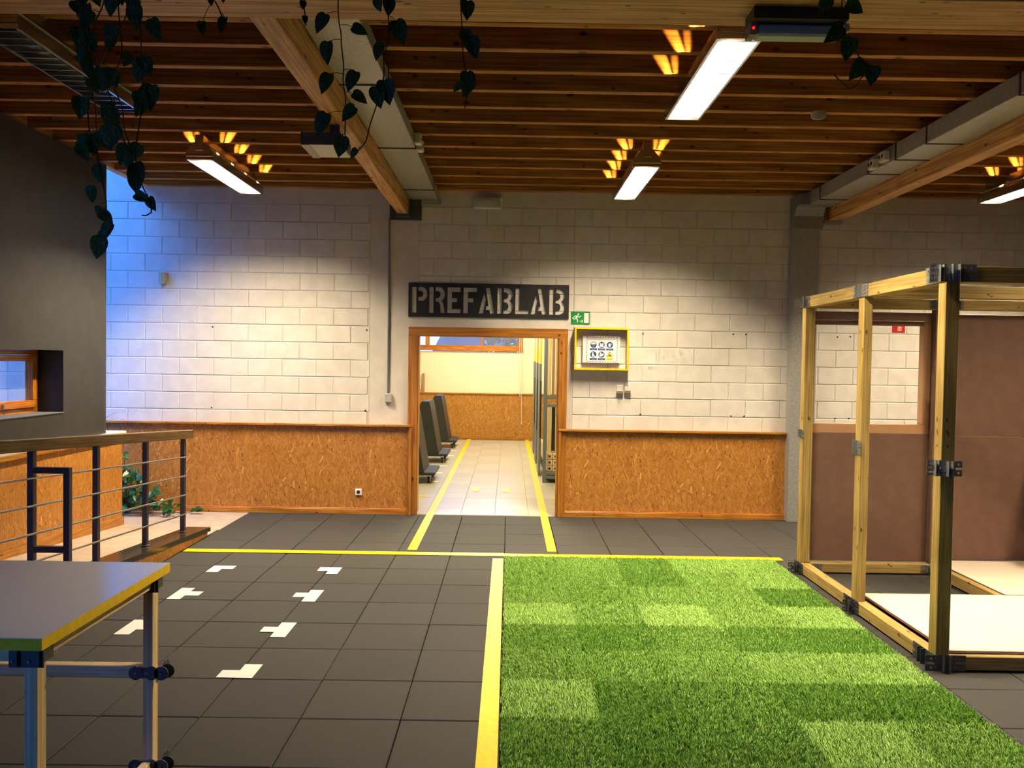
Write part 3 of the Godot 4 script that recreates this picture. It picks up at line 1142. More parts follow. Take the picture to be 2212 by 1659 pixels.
	var sx0 = 0.862
	var sx1 = 1.290
	var sy0 = 1.798
	var sy1 = 2.104
	st = new_st()
	bb(st, sx0, sx1, sy0, sy1, WALL_Z + 0.002, WALL_Z + 0.05)
	put("mount", st, M.off_white, sh)
	st = new_st()
	bb(st, sx0 + 0.18, sx0 + 0.25, sy1, sy1 + 0.012, WALL_Z + 0.04, WALL_Z + 0.05)
	put("yellow_clip", st, M.yellow, sh)
	face_card("print", sx0, sx1, sy0, sy1, WALL_Z + 0.0515, print_mat(img), sh)
	var tm = TextMesh.new()
	var sf = SystemFont.new()
	sf.font_names = PackedStringArray(["Droid Sans Mono"])
	tm.font = sf
	tm.text = "VEILIGHEIDSVOORSCHRIFTEN"
	tm.font_size = 24
	tm.pixel_size = 0.0009
	tm.depth = 0.0006
	var to = MeshInstance3D.new()
	to.name = "heading"
	to.mesh = tm
	to.material_override = mat(Color8(110, 108, 106), 0.6)
	sh.add_child(to, true)
	to.position = Vector3((sx0 + sx1) * 0.5, sy1 - 0.034, WALL_Z + 0.0522)
	var wide = tm.get_aabb().size.x
	if wide > 0.01:
		to.scale = Vector3(0.318 / wide, 0.318 / wide * 1.25, 1)

# ------------------------------------------------------------------ small things on the walls
func build_small_wall_things():
	var t = thing("cable_conduit", "thin grey cable conduit ending in a junction box", "conduit")
	var st = new_st()
	add_cyl(st, Vector3(-1.383, 1.40, WALL_Z + 0.014), Vector3(-1.389, 3.42, WALL_Z + 0.014), 0.012, 0.012, 10)
	put("pipe", st, M.grey_paint, t)
	st = new_st()
	bb(st, -1.42, -1.335, 1.30, 1.405, WALL_Z, WALL_Z + 0.05, 0.008)
	put("junction_box", st, mat(Color8(176, 178, 176), 0.5), t)
	# light switches
	for d in [[1.272, 1.462, 1.545, 0.078, "pale wall switch box beside the right smaller one"], [1.366, 1.470, 1.525, 0.072, "small cream wall switch next to the taller box"]]:
		t = thing("wall_switch", d[4], "switch", Vector3(d[0], d[1], WALL_Z), "switches right of the doorway")
		st = new_st()
		bb(st, -0.012, -0.012 + d[3], -0.02, d[2] - d[1], 0.0, 0.045, 0.006)
		put("case", st, M.off_white, t)
		st = new_st()
		bb(st, -0.008, -0.016 + d[3], -0.018, 0.012, 0.045, 0.049, 0.002)
		put("rocker", st, mat(Color8(128, 118, 104), 0.5), t)
	t = thing("power_outlet", "white power outlet on the left strand board dado", "outlet", Vector3(-1.709, 0.257, -4.505))
	st = new_st()
	bb(st, -0.038, 0.038, -0.038, 0.038, 0.0, 0.018, 0.006)
	put("plate", st, M.white, t)
	st = new_st()
	add_cyl(st, Vector3(0, 0, 0.018), Vector3(0, 0, 0.0195), 0.021, 0.021, 16)
	put("socket_well", st, M.charcoal, t)
	# emergency light on the wall
	t = thing("emergency_light", "dim white emergency light high on the block wall", "lamp", Vector3(-0.26, 3.612, WALL_Z))
	st = new_st()
	bb(st, -0.165, 0.165, -0.065, 0.065, 0.0, 0.075, 0.012)
	put("case", st, M.off_white, t)
	st = new_st()
	bb(st, -0.15, 0.15, -0.06, 0.03, 0.075, 0.085, 0.006)
	put("diffuser", st, M.green_face, t)
	st = new_st()
	bb(st, 0.152, 0.158, 0.02, 0.045, 0.075, 0.078)
	put("indicator", st, glow(Color(0.3, 0.9, 0.2), 0.6), t)
	# motion sensor
	t = thing("motion_sensor", "small beige motion sensor on the blue lit wall", "sensor", Vector3(-3.98, 2.70, WALL_Z))
	st = new_st()
	bb(st, -0.05, 0.03, -0.075, 0.075, 0.0, 0.06, 0.012)
	put("case", st, mat(Color8(206, 190, 160), 0.5), t)
	st = new_st()
	add_cyl(st, Vector3(0.02, -0.045, 0.04), Vector3(0.02, 0.055, 0.04), 0.036, 0.030, 14)
	put("lens", st, mat(Color8(186, 164, 124), 0.35), t)

# ------------------------------------------------------------------ tapes and floor marks
func strip(called, pts, m, label, cat, group = ""):
	# flat outline lying on the floor, 1 mm thick
	var st = new_st()
	var poly = []
	for p in pts:
		poly.append(Vector2(p[0], p[1]))
	add_poly(st, poly, Vector3(0, 0.0022, 0), Vector3(1, 0, 0), Vector3(0, 0, 1), Vector3(0, 0.0012, 0))
	return tag(put(called, st, m), label, cat, group)

func rect(x0, x1, z0, z1):
	return [[x0, z0], [x1, z0], [x1, z1], [x0, z1]]

func build_tapes():
	strip("floor_tape", rect(-2.96, -0.005, -2.62, -2.505), M.yellow, "long yellow tape line across the rubber floor", "tape")
	strip("floor_tape", rect(-0.005, 2.57, -2.605, -2.49), M.yellow, "yellow tape line along the far edge of the turf", "tape")
	strip("floor_tape", rect(-0.92, -0.832, -13.98, -2.71), M.yellow, "left yellow walkway tape through the doorway", "tape")
	strip("floor_tape", rect(0.405, 0.492, -13.98, -2.72), M.yellow, "right yellow walkway tape through the doorway", "tape")
	strip("floor_tape", rect(-0.107, -0.010, -2.405, 2.4), M.yellow, "broad yellow tape along the left edge of the turf", "tape")
	var w = M.white_tape
	strip("floor_mark", [[-2.49, -2.0], [-2.3, -2.0], [-2.3, -1.9], [-2.39, -1.9], [-2.39, -1.79], [-2.49, -1.79]], w, "white L shaped mark, farthest of the left column", "floor mark", "white parking marks on the rubber floor")
	strip("floor_mark", [[-2.49, -1.3], [-2.39, -1.3], [-2.39, -1.205], [-2.29, -1.205], [-2.29, -1.1], [-2.39, -1.1], [-2.39, -1.0], [-2.49, -1.0]], w, "white T shaped mark, second of the left column", "floor mark", "white parking marks on the rubber floor")
	strip("floor_mark", [[-2.5, -0.505], [-2.4, -0.505], [-2.4, -0.40], [-2.3, -0.40], [-2.3, -0.305], [-2.4, -0.305], [-2.4, -0.203], [-2.5, -0.203]], w, "white T shaped mark just behind the table leg", "floor mark", "white parking marks on the rubber floor")
	strip("floor_mark", [[-2.5, 0.292], [-2.4, 0.292], [-2.4, 0.39], [-2.3, 0.39], [-2.3, 0.49], [-2.5, 0.49]], w, "white mark mostly hidden behind the table rail", "floor mark", "white parking marks on the rubber floor")
	strip("floor_mark", [[-1.58, -2.0], [-1.392, -2.0], [-1.392, -1.78], [-1.487, -1.78], [-1.487, -1.88], [-1.58, -1.88]], w, "white L shaped mark, farthest of the middle column", "floor mark", "white parking marks on the rubber floor")
	strip("floor_mark", [[-1.492, -1.294], [-1.391, -1.294], [-1.391, -0.985], [-1.491, -0.985], [-1.491, -1.1], [-1.586, -1.1], [-1.586, -1.212], [-1.492, -1.212]], w, "white T shaped mark, second of the middle column", "floor mark", "white parking marks on the rubber floor")
	strip("floor_mark", [[-1.497, -0.49], [-1.396, -0.49], [-1.396, -0.194], [-1.494, -0.194], [-1.494, -0.292], [-1.589, -0.292], [-1.589, -0.394], [-1.497, -0.394]], w, "white T shaped mark, third of the middle column", "floor mark", "white parking marks on the rubber floor")
	strip("floor_mark", [[-1.498, 0.287], [-1.395, 0.287], [-1.395, 0.495], [-1.597, 0.49], [-1.597, 0.382], [-1.498, 0.381]], w, "white L shaped mark, nearest of the middle column", "floor mark", "white parking marks on the rubber floor")

# ------------------------------------------------------------------ artificial turf
func build_turf():
	var t = thing("artificial_turf", "checkered artificial grass mat, one green with pile lean shading put into its tile colours", "artificial grass")
	var lean_tone = [
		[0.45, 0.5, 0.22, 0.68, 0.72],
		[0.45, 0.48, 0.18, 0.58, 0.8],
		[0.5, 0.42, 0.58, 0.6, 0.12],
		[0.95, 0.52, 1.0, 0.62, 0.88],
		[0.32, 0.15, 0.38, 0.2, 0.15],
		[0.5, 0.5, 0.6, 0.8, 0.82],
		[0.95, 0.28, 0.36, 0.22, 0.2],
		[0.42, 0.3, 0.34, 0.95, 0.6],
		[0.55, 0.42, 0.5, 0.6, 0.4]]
	# one tuft: five bent blades
	var st = new_st()
	var r = RandomNumberGenerator.new()
	r.seed = 17
	for k in 5:
		var a = r.randf() * TAU
		var base = Vector3(r.randf_range(-0.005, 0.005), 0, r.randf_range(-0.005, 0.005))
		var side = Vector3(cos(a), 0, sin(a)) * 0.0016
		var lean = Vector3(r.randf_range(-0.004, 0.004), 0, r.randf_range(-0.004, 0.004))
		var h = r.randf_range(0.020, 0.028)
		var p1 = base + Vector3(0, h * 0.55, 0) + lean * 0.4
		var p2 = base + Vector3(0, h, 0) + lean * 1.6
		var n = Vector3(-sin(a), 0.5, cos(a)).normalized()
		quad(st, base - side, base + side, p1 + side, p1 - side, n)
		tri(st, p1 - side, p1 + side, p2, n)
	var tuft = st.commit()
	var back = cached_box(Vector3(0.489, 0.006, 0.489), 0.0)
	for j in 9:
		for i in 5:
			var cx = 0.0025 + 0.491 * (i + 0.5)
			var cz = -2.43 + 0.49 * (j + 0.5)
			var tile = Node3D.new()
			tile.name = "turf_tile"
			t.add_child(tile, true)
			tile.position = Vector3(cx, 0.004, cz)
			put("backing", back, M.turf_back, tile)
			var mm = MultiMesh.new()
			mm.transform_format = MultiMesh.TRANSFORM_3D
			mm.use_colors = true
			mm.mesh = tuft
			var n = 2700 if j > 3 else 2000
			mm.instance_count = n
			var v = lean_tone[j][i]
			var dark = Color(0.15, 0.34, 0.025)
			var light = Color(0.37, 0.60, 0.13)  # same grass throughout; light and shade from the pile lean put into colour
			var lean_dir = Vector3(r.randf_range(-0.2, 0.2), 0, lerp(0.10, -0.55, v))
			var rough = clampf(1.0 - absf(v - 0.5) * 1.6, 0.15, 1.0)
			for k in n:
				var x = r.randf_range(-0.2445, 0.2445)
				var z = r.randf_range(-0.2445, 0.2445)
				var wave = sin((cz + z) * 95.0 + 5.0 * sin((cx + x) * 9.0) + i * 2.0) * sin((cx + x) * 31.0 + j)
				var up = (Vector3.UP + lean_dir + Vector3(r.randfn(0, 0.22), 0, r.randfn(0, 0.22) + wave * 0.35 * rough)).normalized()
				var s = r.randf_range(0.8, 1.15) * (1.0 + 0.16 * wave * rough)
				var ax = up.cross(Vector3.FORWARD).normalized()
				var az = ax.cross(up).normalized()
				var b = Basis(ax, up, az) * Basis(Vector3.UP, r.randf() * TAU)
				mm.set_instance_transform(k, Transform3D(b.scaled(Vector3(1.25, s, 1.25)), Vector3(x, 0.003, z)))
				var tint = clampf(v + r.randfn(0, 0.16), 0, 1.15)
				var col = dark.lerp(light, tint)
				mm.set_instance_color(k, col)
			var mi = MultiMeshInstance3D.new()
			mi.name = "grass_blades"
			mi.multimesh = mm
			mi.material_override = M.blade
			mi.set_meta("kind", "stuff")
			tile.add_child(mi, true)

# ------------------------------------------------------------------ timber frame module on the right
func bracket(parent, xf, dark, w = 0.19, h = 0.085):
	var st = new_st()
	var hs = 0.006
	var holes = []
	for sx in [-0.36, -0.14, 0.14, 0.36]:
		for sy in [-0.28, 0.28]:
			holes.append([sx * w - hs, sy * h - hs, sx * w + hs, sy * h + hs])
	holes.append([-w * 0.5, -0.007, -w * 0.26, 0.007])
	holes.append([w * 0.26, -0.007, w * 0.5, 0.007])
	add_plate(st, w, h, 0.003, holes, xf)
	# bent lips at both ends and screw heads
	for s in [-1, 1]:
		add_plate(st, 0.003, h * 0.98, 0.03, [], xf * Transform3D(Basis(), Vector3(s * w * 0.08, 0, 0.015)))
		add_cyl(st, xf * Vector3(s * 0.25 * w, h * 0.30, 0.0), xf * Vector3(s * 0.25 * w, h * 0.30, 0.006), 0.006, 0.004, 8)
		add_cyl(st, xf * Vector3(s * 0.25 * w, -h * 0.30, 0.0), xf * Vector3(s * 0.25 * w, -h * 0.30, 0.006), 0.006, 0.004, 8)
	return put("bracket", st, M.dark_zinc if dark else M.zinc, parent)

func build_frame_module():
	var t = thing("timber_module", "pale timber post frame module with brown panels and steel brackets", "wooden frame")
	var xl = 2.555
	var yb = 0.012
	var yt = 0.094
	var T0 = 2.295
	var T1 = 2.39
	var part = func(called, x0, x1, y0, y1, z0, z1, m, grain = -1):
		var st = new_st()
		bb(st, x0, x1, y0, y1, z0, z1, 0.004, grain)
		return put(called, st, m, t)
	# posts
	part.call("post", xl, xl + 0.084, yt, T0, 0.163, 0.248, M.timber)
	part.call("post", xl, xl + 0.066, yt, T0, -0.958, -0.866, M.timber)
	part.call("post", xl, xl + 0.084, yt, T0, -2.115, -2.03, M.timber)
	part.call("post", 3.685, 3.77, yt, T0, -2.13, -2.05, M.mdf)
	part.call("post", 4.80, 4.885, yt, T0, 0.163, 0.248, M.timber)
	part.call("post", 4.80, 4.885, yt, T0, -2.115, -2.03, M.timber)
	# bottom rails
	part.call("bottom_rail", xl, xl + 0.084, yb, yt, -2.03, -0.96, M.timber)
	part.call("bottom_rail", xl, xl + 0.084, yb, yt, -0.95, 0.16, M.timber)
	part.call("bottom_rail", xl + 0.084, 3.685, yb, yt, -2.115, -2.035, M.timber)
	part.call("bottom_rail", xl + 0.084, 4.80, yb, yt, 0.172, 0.248, M.timber)
	part.call("bottom_rail", xl + 0.084, 4.80, yb, yt, -1.04, -0.96, M.timber)
	part.call("bottom_rail", 3.685, 3.765, yb, yt + 0.01, -2.05, -1.04, M.timber)
	part.call("bottom_rail", 3.77, 4.80, yb, yt, -2.115, -2.035, M.timber)
	# top rails
	part.call("top_rail", xl, xl + 0.084, T0, T1, -2.03, -0.955, M.timber)
	part.call("top_rail", xl, xl + 0.084, T0, T1, -0.95, 0.248, M.timber)
	part.call("top_rail", xl + 0.084, 4.885, T0, T1, 0.163, 0.248, M.timber)
	part.call("top_rail", xl + 0.084, 4.885, T0, T1 - 0.005, -0.955, -0.87, M.timber)
	part.call("top_rail", xl + 0.084, 4.885, T0, T1 - 0.005, -2.115, -2.03, M.timber)
	part.call("top_rail", 4.80, 4.885, T0, T1, -2.03, -0.955, M.timber)
	part.call("top_rail", 4.80, 4.885, T0, T1, -0.87, 0.163, M.timber)
	# floor panels
	part.call("floor_panel", xl + 0.11, 4.80, yt + 0.012, yt + 0.022, -1.02, 0.20, M.panel_white)
	part.call("panel_edge", xl + 0.104, 4.80, yt, yt + 0.012, -1.025, 0.204, M.mdf_edge)
	part.call("floor_panel", 3.745, 4.80, yt + 0.012, yt + 0.022, -2.10, -1.05, M.panel_white)
	part.call("panel_edge", 3.735, 4.80, yt, yt + 0.012, -2.10, -1.045, M.mdf_edge)
	# back wall panels
	part.call("back_panel", xl + 0.084, 3.685, 0.10, 1.215, -2.135, -2.118, M.mdf, 1)
	part.call("back_panel", 3.77, 4.80, 0.118, 1.204, -2.135, -2.118, M.mdf, 1)
	part.call("back_panel", 3.77, 4.80, 1.208, 2.265, -2.135, -2.118, M.mdf, 1)
	part.call("header_panel", xl + 0.084, 3.685, 2.20, 2.272, -2.135, -2.10, M.mdf, 0)
	part.call("window_sill", xl + 0.084, 3.685, 1.215, 1.30, -2.16, -2.118, M.sill, 0)
	part.call("window_reveal", 3.622, 3.685, 1.30, 2.20, -2.21, -2.118, M.sill, 1)
	part.call("window_reveal", xl + 0.084, 2.675, 1.30, 2.20, -2.21, -2.118, M.mdf, 1)
	part.call("window_reveal", xl + 0.084, 3.685, 2.16, 2.20, -2.21, -2.135, M.mdf, 0)
	# steel brackets: plates on the left face (normal -x) and on the front face (normal +z)
	var left = Basis(Vector3(0, 0, 1), Vector3.UP, Vector3(-1, 0, 0))
	var front = Basis()
	bracket(t, Transform3D(left, Vector3(xl - 0.003, 2.345, -0.93)), false, 0.26, 0.09)
	bracket(t, Transform3D(left, Vector3(xl - 0.003, 2.345, -2.04)), false, 0.2, 0.09)
	bracket(t, Transform3D(front, Vector3(xl - 0.02, 2.345, -2.025)), false, 0.17, 0.085)
	bracket(t, Transform3D(left, Vector3(xl - 0.003, 2.35, 0.13)), false, 0.22, 0.1)
	bracket(t, Transform3D(front, Vector3(xl + 0.045, 2.35, 0.253)), false, 0.26, 0.1)
	bracket(t, Transform3D(front, Vector3(xl - 0.04, 2.345, 0.256)), false, 0.12, 0.1)
	bracket(t, Transform3D(left, Vector3(xl - 0.003, 1.21, -0.92)), false, 0.13, 0.1)
	bracket(t, Transform3D(left, Vector3(xl - 0.003, 1.215, -2.06)), false, 0.09, 0.07)
	bracket(t, Transform3D(front, Vector3(xl + 0.045, 1.205, 0.251)), false, 0.16, 0.09)
	bracket(t, Transform3D(front, Vector3(xl - 0.03, 1.21, 0.245)), false, 0.1, 0.09)
	bracket(t, Transform3D(left, Vector3(xl - 0.004, 0.055, -0.95)), true, 0.26, 0.095)
	bracket(t, Transform3D(front, Vector3(xl - 0.04, 0.055, -0.90)), true, 0.09, 0.09)
	bracket(t, Transform3D(left, Vector3(xl - 0.004, 0.055, -2.05)), true, 0.2, 0.09)
	bracket(t, Transform3D(front, Vector3(xl - 0.05, 0.055, -2.02)), true, 0.11, 0.09)
	bracket(t, Transform3D(left, Vector3(xl - 0.004, 0.055, 0.12)), true, 0.26, 0.095)
	bracket(t, Transform3D(front, Vector3(xl + 0.06, 0.055, 0.252)), true, 0.24, 0.095)
	bracket(t, Transform3D(front, Vector3(2.70, 0.06, -2.032)), false, 0.11, 0.06)
	bracket(t, Transform3D(front, Vector3(3.66, 0.06, -2.032)), false, 0.11, 0.06)
	bracket(t, Transform3D(front, Vector3(3.66, 2.34, -2.026)), false, 0.1, 0.08)
	bracket(t, Transform3D(front, Vector3(3.86, 2.34, -2.026)), false, 0.1, 0.08)

# ------------------------------------------------------------------ work table at the left
func build_table():
	var t = thing("work_table", "grey topped work table with bright yellow edges", "table")
	var x0 = -2.9
	var x1 = -1.435
	var z0 = 1.523
	var z1 = 2.506
	var st = new_st()
	bb(st, x0, x1, 0.862, 0.8995, z0, z1)
	put("yellow_board", st, M.yellow, t)
	st = new_st()
	bb(st, x0, x1, 0.8995, 0.9015, z0, z1)
	put("laminate_top", st, M.laminate, t)
	var lx = -1.515
	for p in [[lx, 1.550], [lx, 2.410], [-2.86, 1.550], [-2.86, 2.410]]:
		st = new_st()
		bb(st, p[0], p[0] + 0.042, 0.005, 0.862, p[1], p[1] + 0.055, 0.003)
		put("leg", st, M.pale_wood, t)
	st = new_st()
	bb(st, -2.82, lx, 0.428, 0.478, 1.555, 1.60, 0.003)
	put("cross_rail", st, M.pale_wood, t)
	st = new_st()
	bb(st, -2.82, lx, 0.04, 0.085, 2.415, 2.46, 0.003)
	put("cross_rail", st, M.pale_wood, t)
	st = new_st()
	bb(st, -1.512, -1.475, 0.03, 0.075, 1.605, 2.41, 0.003)
	put("side_rail", st, M.pale_wood, t)
	st = new_st()
	bb(st, -1.512, -1.475, 0.81, 0.858, 1.605, 2.41, 0.003)
	put("top_rail", st, M.pale_wood, t)
	st = new_st()
	bb(st, -2.82, lx, 0.81, 0.858, 2.415, 2.46, 0.003)
	put("top_rail", st, M.pale_wood, t)
	# black plate connectors: three rounded ears round each joint
	for j in [[1.5775, 0.453], [1.5775, 0.055], [2.4375, 0.055]]:
		var z = j[0]
		var y = j[1]
		st = new_st()
		for e in [[Vector3(-0.045, 0, 0.034), Vector3(0, 0, 1)], [Vector3(0.02, 0, 0.034), Vector3(0, 0, 1)], [Vector3(0.062, 0, 0.034), Vector3(0, 0, 1)], [Vector3(0.046, 0, -0.045), Vector3(1, 0, 0)], [Vector3(0.075, 0, 0.0), Vector3(0, 0, 1)]]:
			var c = Vector3(lx + 0.02, y, z) + e[0]
			add_cyl(st, c, c + e[1] * 0.005, 0.030, 0.030, 16)
		bb(st, lx - 0.03, lx + 0.07, y - 0.022, y + 0.022, z + 0.031, z + 0.035, 0.0)
		put("connector_plate", st, M.dark_zinc, t)
		st = new_st()
		for q in [Vector3(-0.045, 0, 0.04), Vector3(0.062, 0, 0.04), Vector3(0.0, 0, 0.036)]:
			var c = Vector3(lx + 0.02, y, z) + q
			add_cyl(st, c, c + Vector3(0, 0, 0.006), 0.007, 0.005, 8)
		put("bolt", st, M.zinc, t)
	for z in [1.5775, 2.4375]:
		st = new_st()
		bb(st, lx - 0.045, lx + 0.066, 0.795, 0.861, z + 0.029, z + 0.033, 0.0)
		bb(st, lx + 0.043, lx + 0.047, 0.80, 0.861, z - 0.06, z + 0.03, 0.0)
		bb(st, lx - 0.018, lx - 0.012, 0.80, 0.861, z + 0.033, z + 0.045, 0.0)
		bb(st, lx + 0.05, lx + 0.056, 0.80, 0.861, z + 0.033, z + 0.045, 0.0)
		put("corner_bracket", st, M.dark_zinc, t)
		st = new_st()
		for x in [-0.033, 0.02]:
			add_cyl(st, Vector3(lx + x, 0.815, z + 0.033), Vector3(lx + x, 0.815, z + 0.038), 0.007, 0.005, 8)
		put("bolt", st, M.zinc, t)

# ------------------------------------------------------------------ ramp railing
func build_railing():
	var t = thing("ramp_railing", "sloping railing with wooden handrail, dark posts and steel rods", "railing")
	var x = -3.1
	var s = 0.0607
	var up = func(z, y_at):
		return y_at + s * (z + 2.86)
	var zs = [-2.86, -2.036, -1.186, -0.337, 0.51, 1.36]
	for z in zs:
		var st = new_st()
		bb(st, x - 0.02, x + 0.02, up.call(z, 0.108), up.call(z, 1.005), z - 0.022, z + 0.022, 0.002)
		put("post", st, M.rail_paint, t)
		st = new_st()
		add_box(st, Vector3(x, up.call(z, 0.113), z), Vector3(0.06, 0.006, 0.07), 0.002, Basis(Vector3.RIGHT, -atan(s)))
		put("base_plate", st, M.rod, t)
	var ze = 1.8
	for y in [0.83, 0.648, 0.465, 0.281]:
		var st = new_st()
		add_cyl(st, Vector3(x + 0.026, up.call(-2.88, y), -2.88), Vector3(x + 0.026, up.call(ze, y), ze), 0.0075, 0.0075, 10)
		put("rod", st, M.rod, t)
	var st = new_st()
	bar(st, Vector3(x, up.call(-3.045, 1.047), -3.045), Vector3(x, up.call(ze, 1.047), ze), 0.06, 0.083, 0.006)
	put("handrail", st, M.rail_wood, t)
	# low bar loop standing out from the fourth post
	st = new_st()
	var zb = -0.337
	bb(st, x + 0.215, x + 0.255, 0.02, 1.035 + 0.02, zb - 0.02, zb + 0.02, 0.002)
	bb(st, x + 0.02, x + 0.215, 1.035 - 0.02, 1.035 + 0.02, zb - 0.02, zb + 0.02, 0.002)
	bb(st, x + 0.02, x + 0.215, 0.515 - 0.02, 0.515 + 0.02, zb - 0.02, zb + 0.02, 0.002)
	put("bar_loop", st, M.rail_paint, t)

# ------------------------------------------------------------------ plants
func leaf_mesh(seed_, fold):
	# heart shaped leaf, base at the origin, tip at +y 1, folded along the midrib
	var st = new_st()
	var outline = [[0.0, 0.0], [-0.05, 0.20], [0.02, 0.34], [0.16, 0.42], [0.34, 0.43], [0.52, 0.38], [0.70, 0.27], [0.86, 0.13], [1.0, 0.0]]
	var r = RandomNumberGenerator.new()
	r.seed = seed_
	var curl = r.randf_range(0.05, 0.3)
	for s in [-1.0, 1.0]:
		for k in outline.size() - 1:
			var a = outline[k]
			var b = outline[k + 1]
			var am = max(a[0], 0.0)
			var bm = max(b[0], 0.0)
			var mid_a = Vector3(0, am, -curl * am * am)
			var mid_b = Vector3(0, bm, -curl * bm * bm)
			var ea = Vector3(s * a[1], a[0], -curl * am * am + fold * a[1])
			var eb = Vector3(s * b[1], b[0], -curl * bm * bm + fold * b[1])
			var n = Vector3(-s * fold, 2.0 * curl * am, 1.0).normalized()
			tri(st, mid_a, ea, eb, n, Vector2(0.5, am), Vector2(0.5 + s * a[1], a[0]), Vector2(0.5 + s * b[1], b[0]))
			tri(st, mid_a, eb, mid_b, n, Vector2(0.5, am), Vector2(0.5 + s * b[1], b[0]), Vector2(0.5, bm))
	return st.commit()

func place_leaf(parent, base, tip, m, mesh, face):
	var d = tip - base
	var l = d.length()
	if l < 0.01:
		return
	d = d / l
	var z = (face - d * face.dot(d)).normalized()
	var o = put("leaf", mesh, m, parent)
	o.transform = Transform3D(Basis(d.cross(z).normalized() * l * 0.88, d * l, z * l), base)

func nearest_on(pts, p):
	var best = pts[0]
	var bd = 1e9
	for k in pts.size() - 1:
		var q = Geometry3D.get_closest_point_to_segment(p, pts[k], pts[k + 1])
		var d = q.distance_to(p)
		if d < bd:
			bd = d
			best = q
	return best

func vine(called, label, d, z, extra, r, dry = false):
	var t = thing(called, label, "vine", Vector3.ZERO, "vines hanging from the cross beam")
	var pts = [Vector3(d.stem[0][0] + r.randf_range(-0.02, 0.02), 3.752, z - 0.02)]
	for p in d.stem:
		pts.append(Vector3(p[0], p[1], z + r.randf_range(-0.02, 0.02)))
	# smooth the stem
	var c = Curve3D.new()
	for k in pts.size():
		var a = pts[max(k - 1, 0)]
		var b = pts[min(k + 1, pts.size() - 1)]
		c.add_point(pts[k], (a - b) * 0.16, (b - a) * 0.16)
	c.bake_interval = 0.02
	var baked = c.get_baked_points()
	var sm = []
	for k in range(0, baked.size(), 2):
		sm.append(baked[k])
	sm.append(baked[baked.size() - 1])
	var st = new_st()
	add_tube(st, sm, 0.0028, 6)
	var petioles = new_st()
	var lm = [leaf_mesh(1, 0.25), leaf_mesh(2, 0.12), leaf_mesh(3, 0.4)]
	var all = d.leaves.duplicate()
	for k in extra:
		var q = sm[r.randi_range(4, sm.size() - 1)]
		var side = -1.0 if r.randf() < 0.5 else 1.0
		var bx = q.x + side * r.randf_range(0.008, 0.045)
		var by = q.y + r.randf_range(-0.03, 0.02)
		var len_ = r.randf_range(0.06, 0.105)
		var an = r.randf_range(-0.7, 0.7)
		all.append([bx, by, bx + sin(an) * len_, by - cos(an) * len_])
	for l in all:
		var zz = z + r.randf_range(-0.015, 0.015)
		var base = Vector3(l[0], l[1], zz)
		var tip = Vector3(l[2], l[3], zz + r.randf_range(-0.012, 0.012))
		var on = nearest_on(sm, base + Vector3(0, 0.015, 0))
		var mid = (on + base) * 0.5 + Vector3(0, 0.006, 0)
		add_tube(petioles, [on, mid, base], 0.0015, 5)
		place_leaf(t, base, tip, M.dry_leaf if dry else M.leaf, lm[r.randi_range(0, 2)], Vector3(r.randf_range(-0.5, 0.5), r.randf_range(-0.2, 0.4), 1.0))
	put("stem", st, M.stem, t)
	put("petioles", petioles, M.stem, t).set_meta("kind", "stuff")
	return t

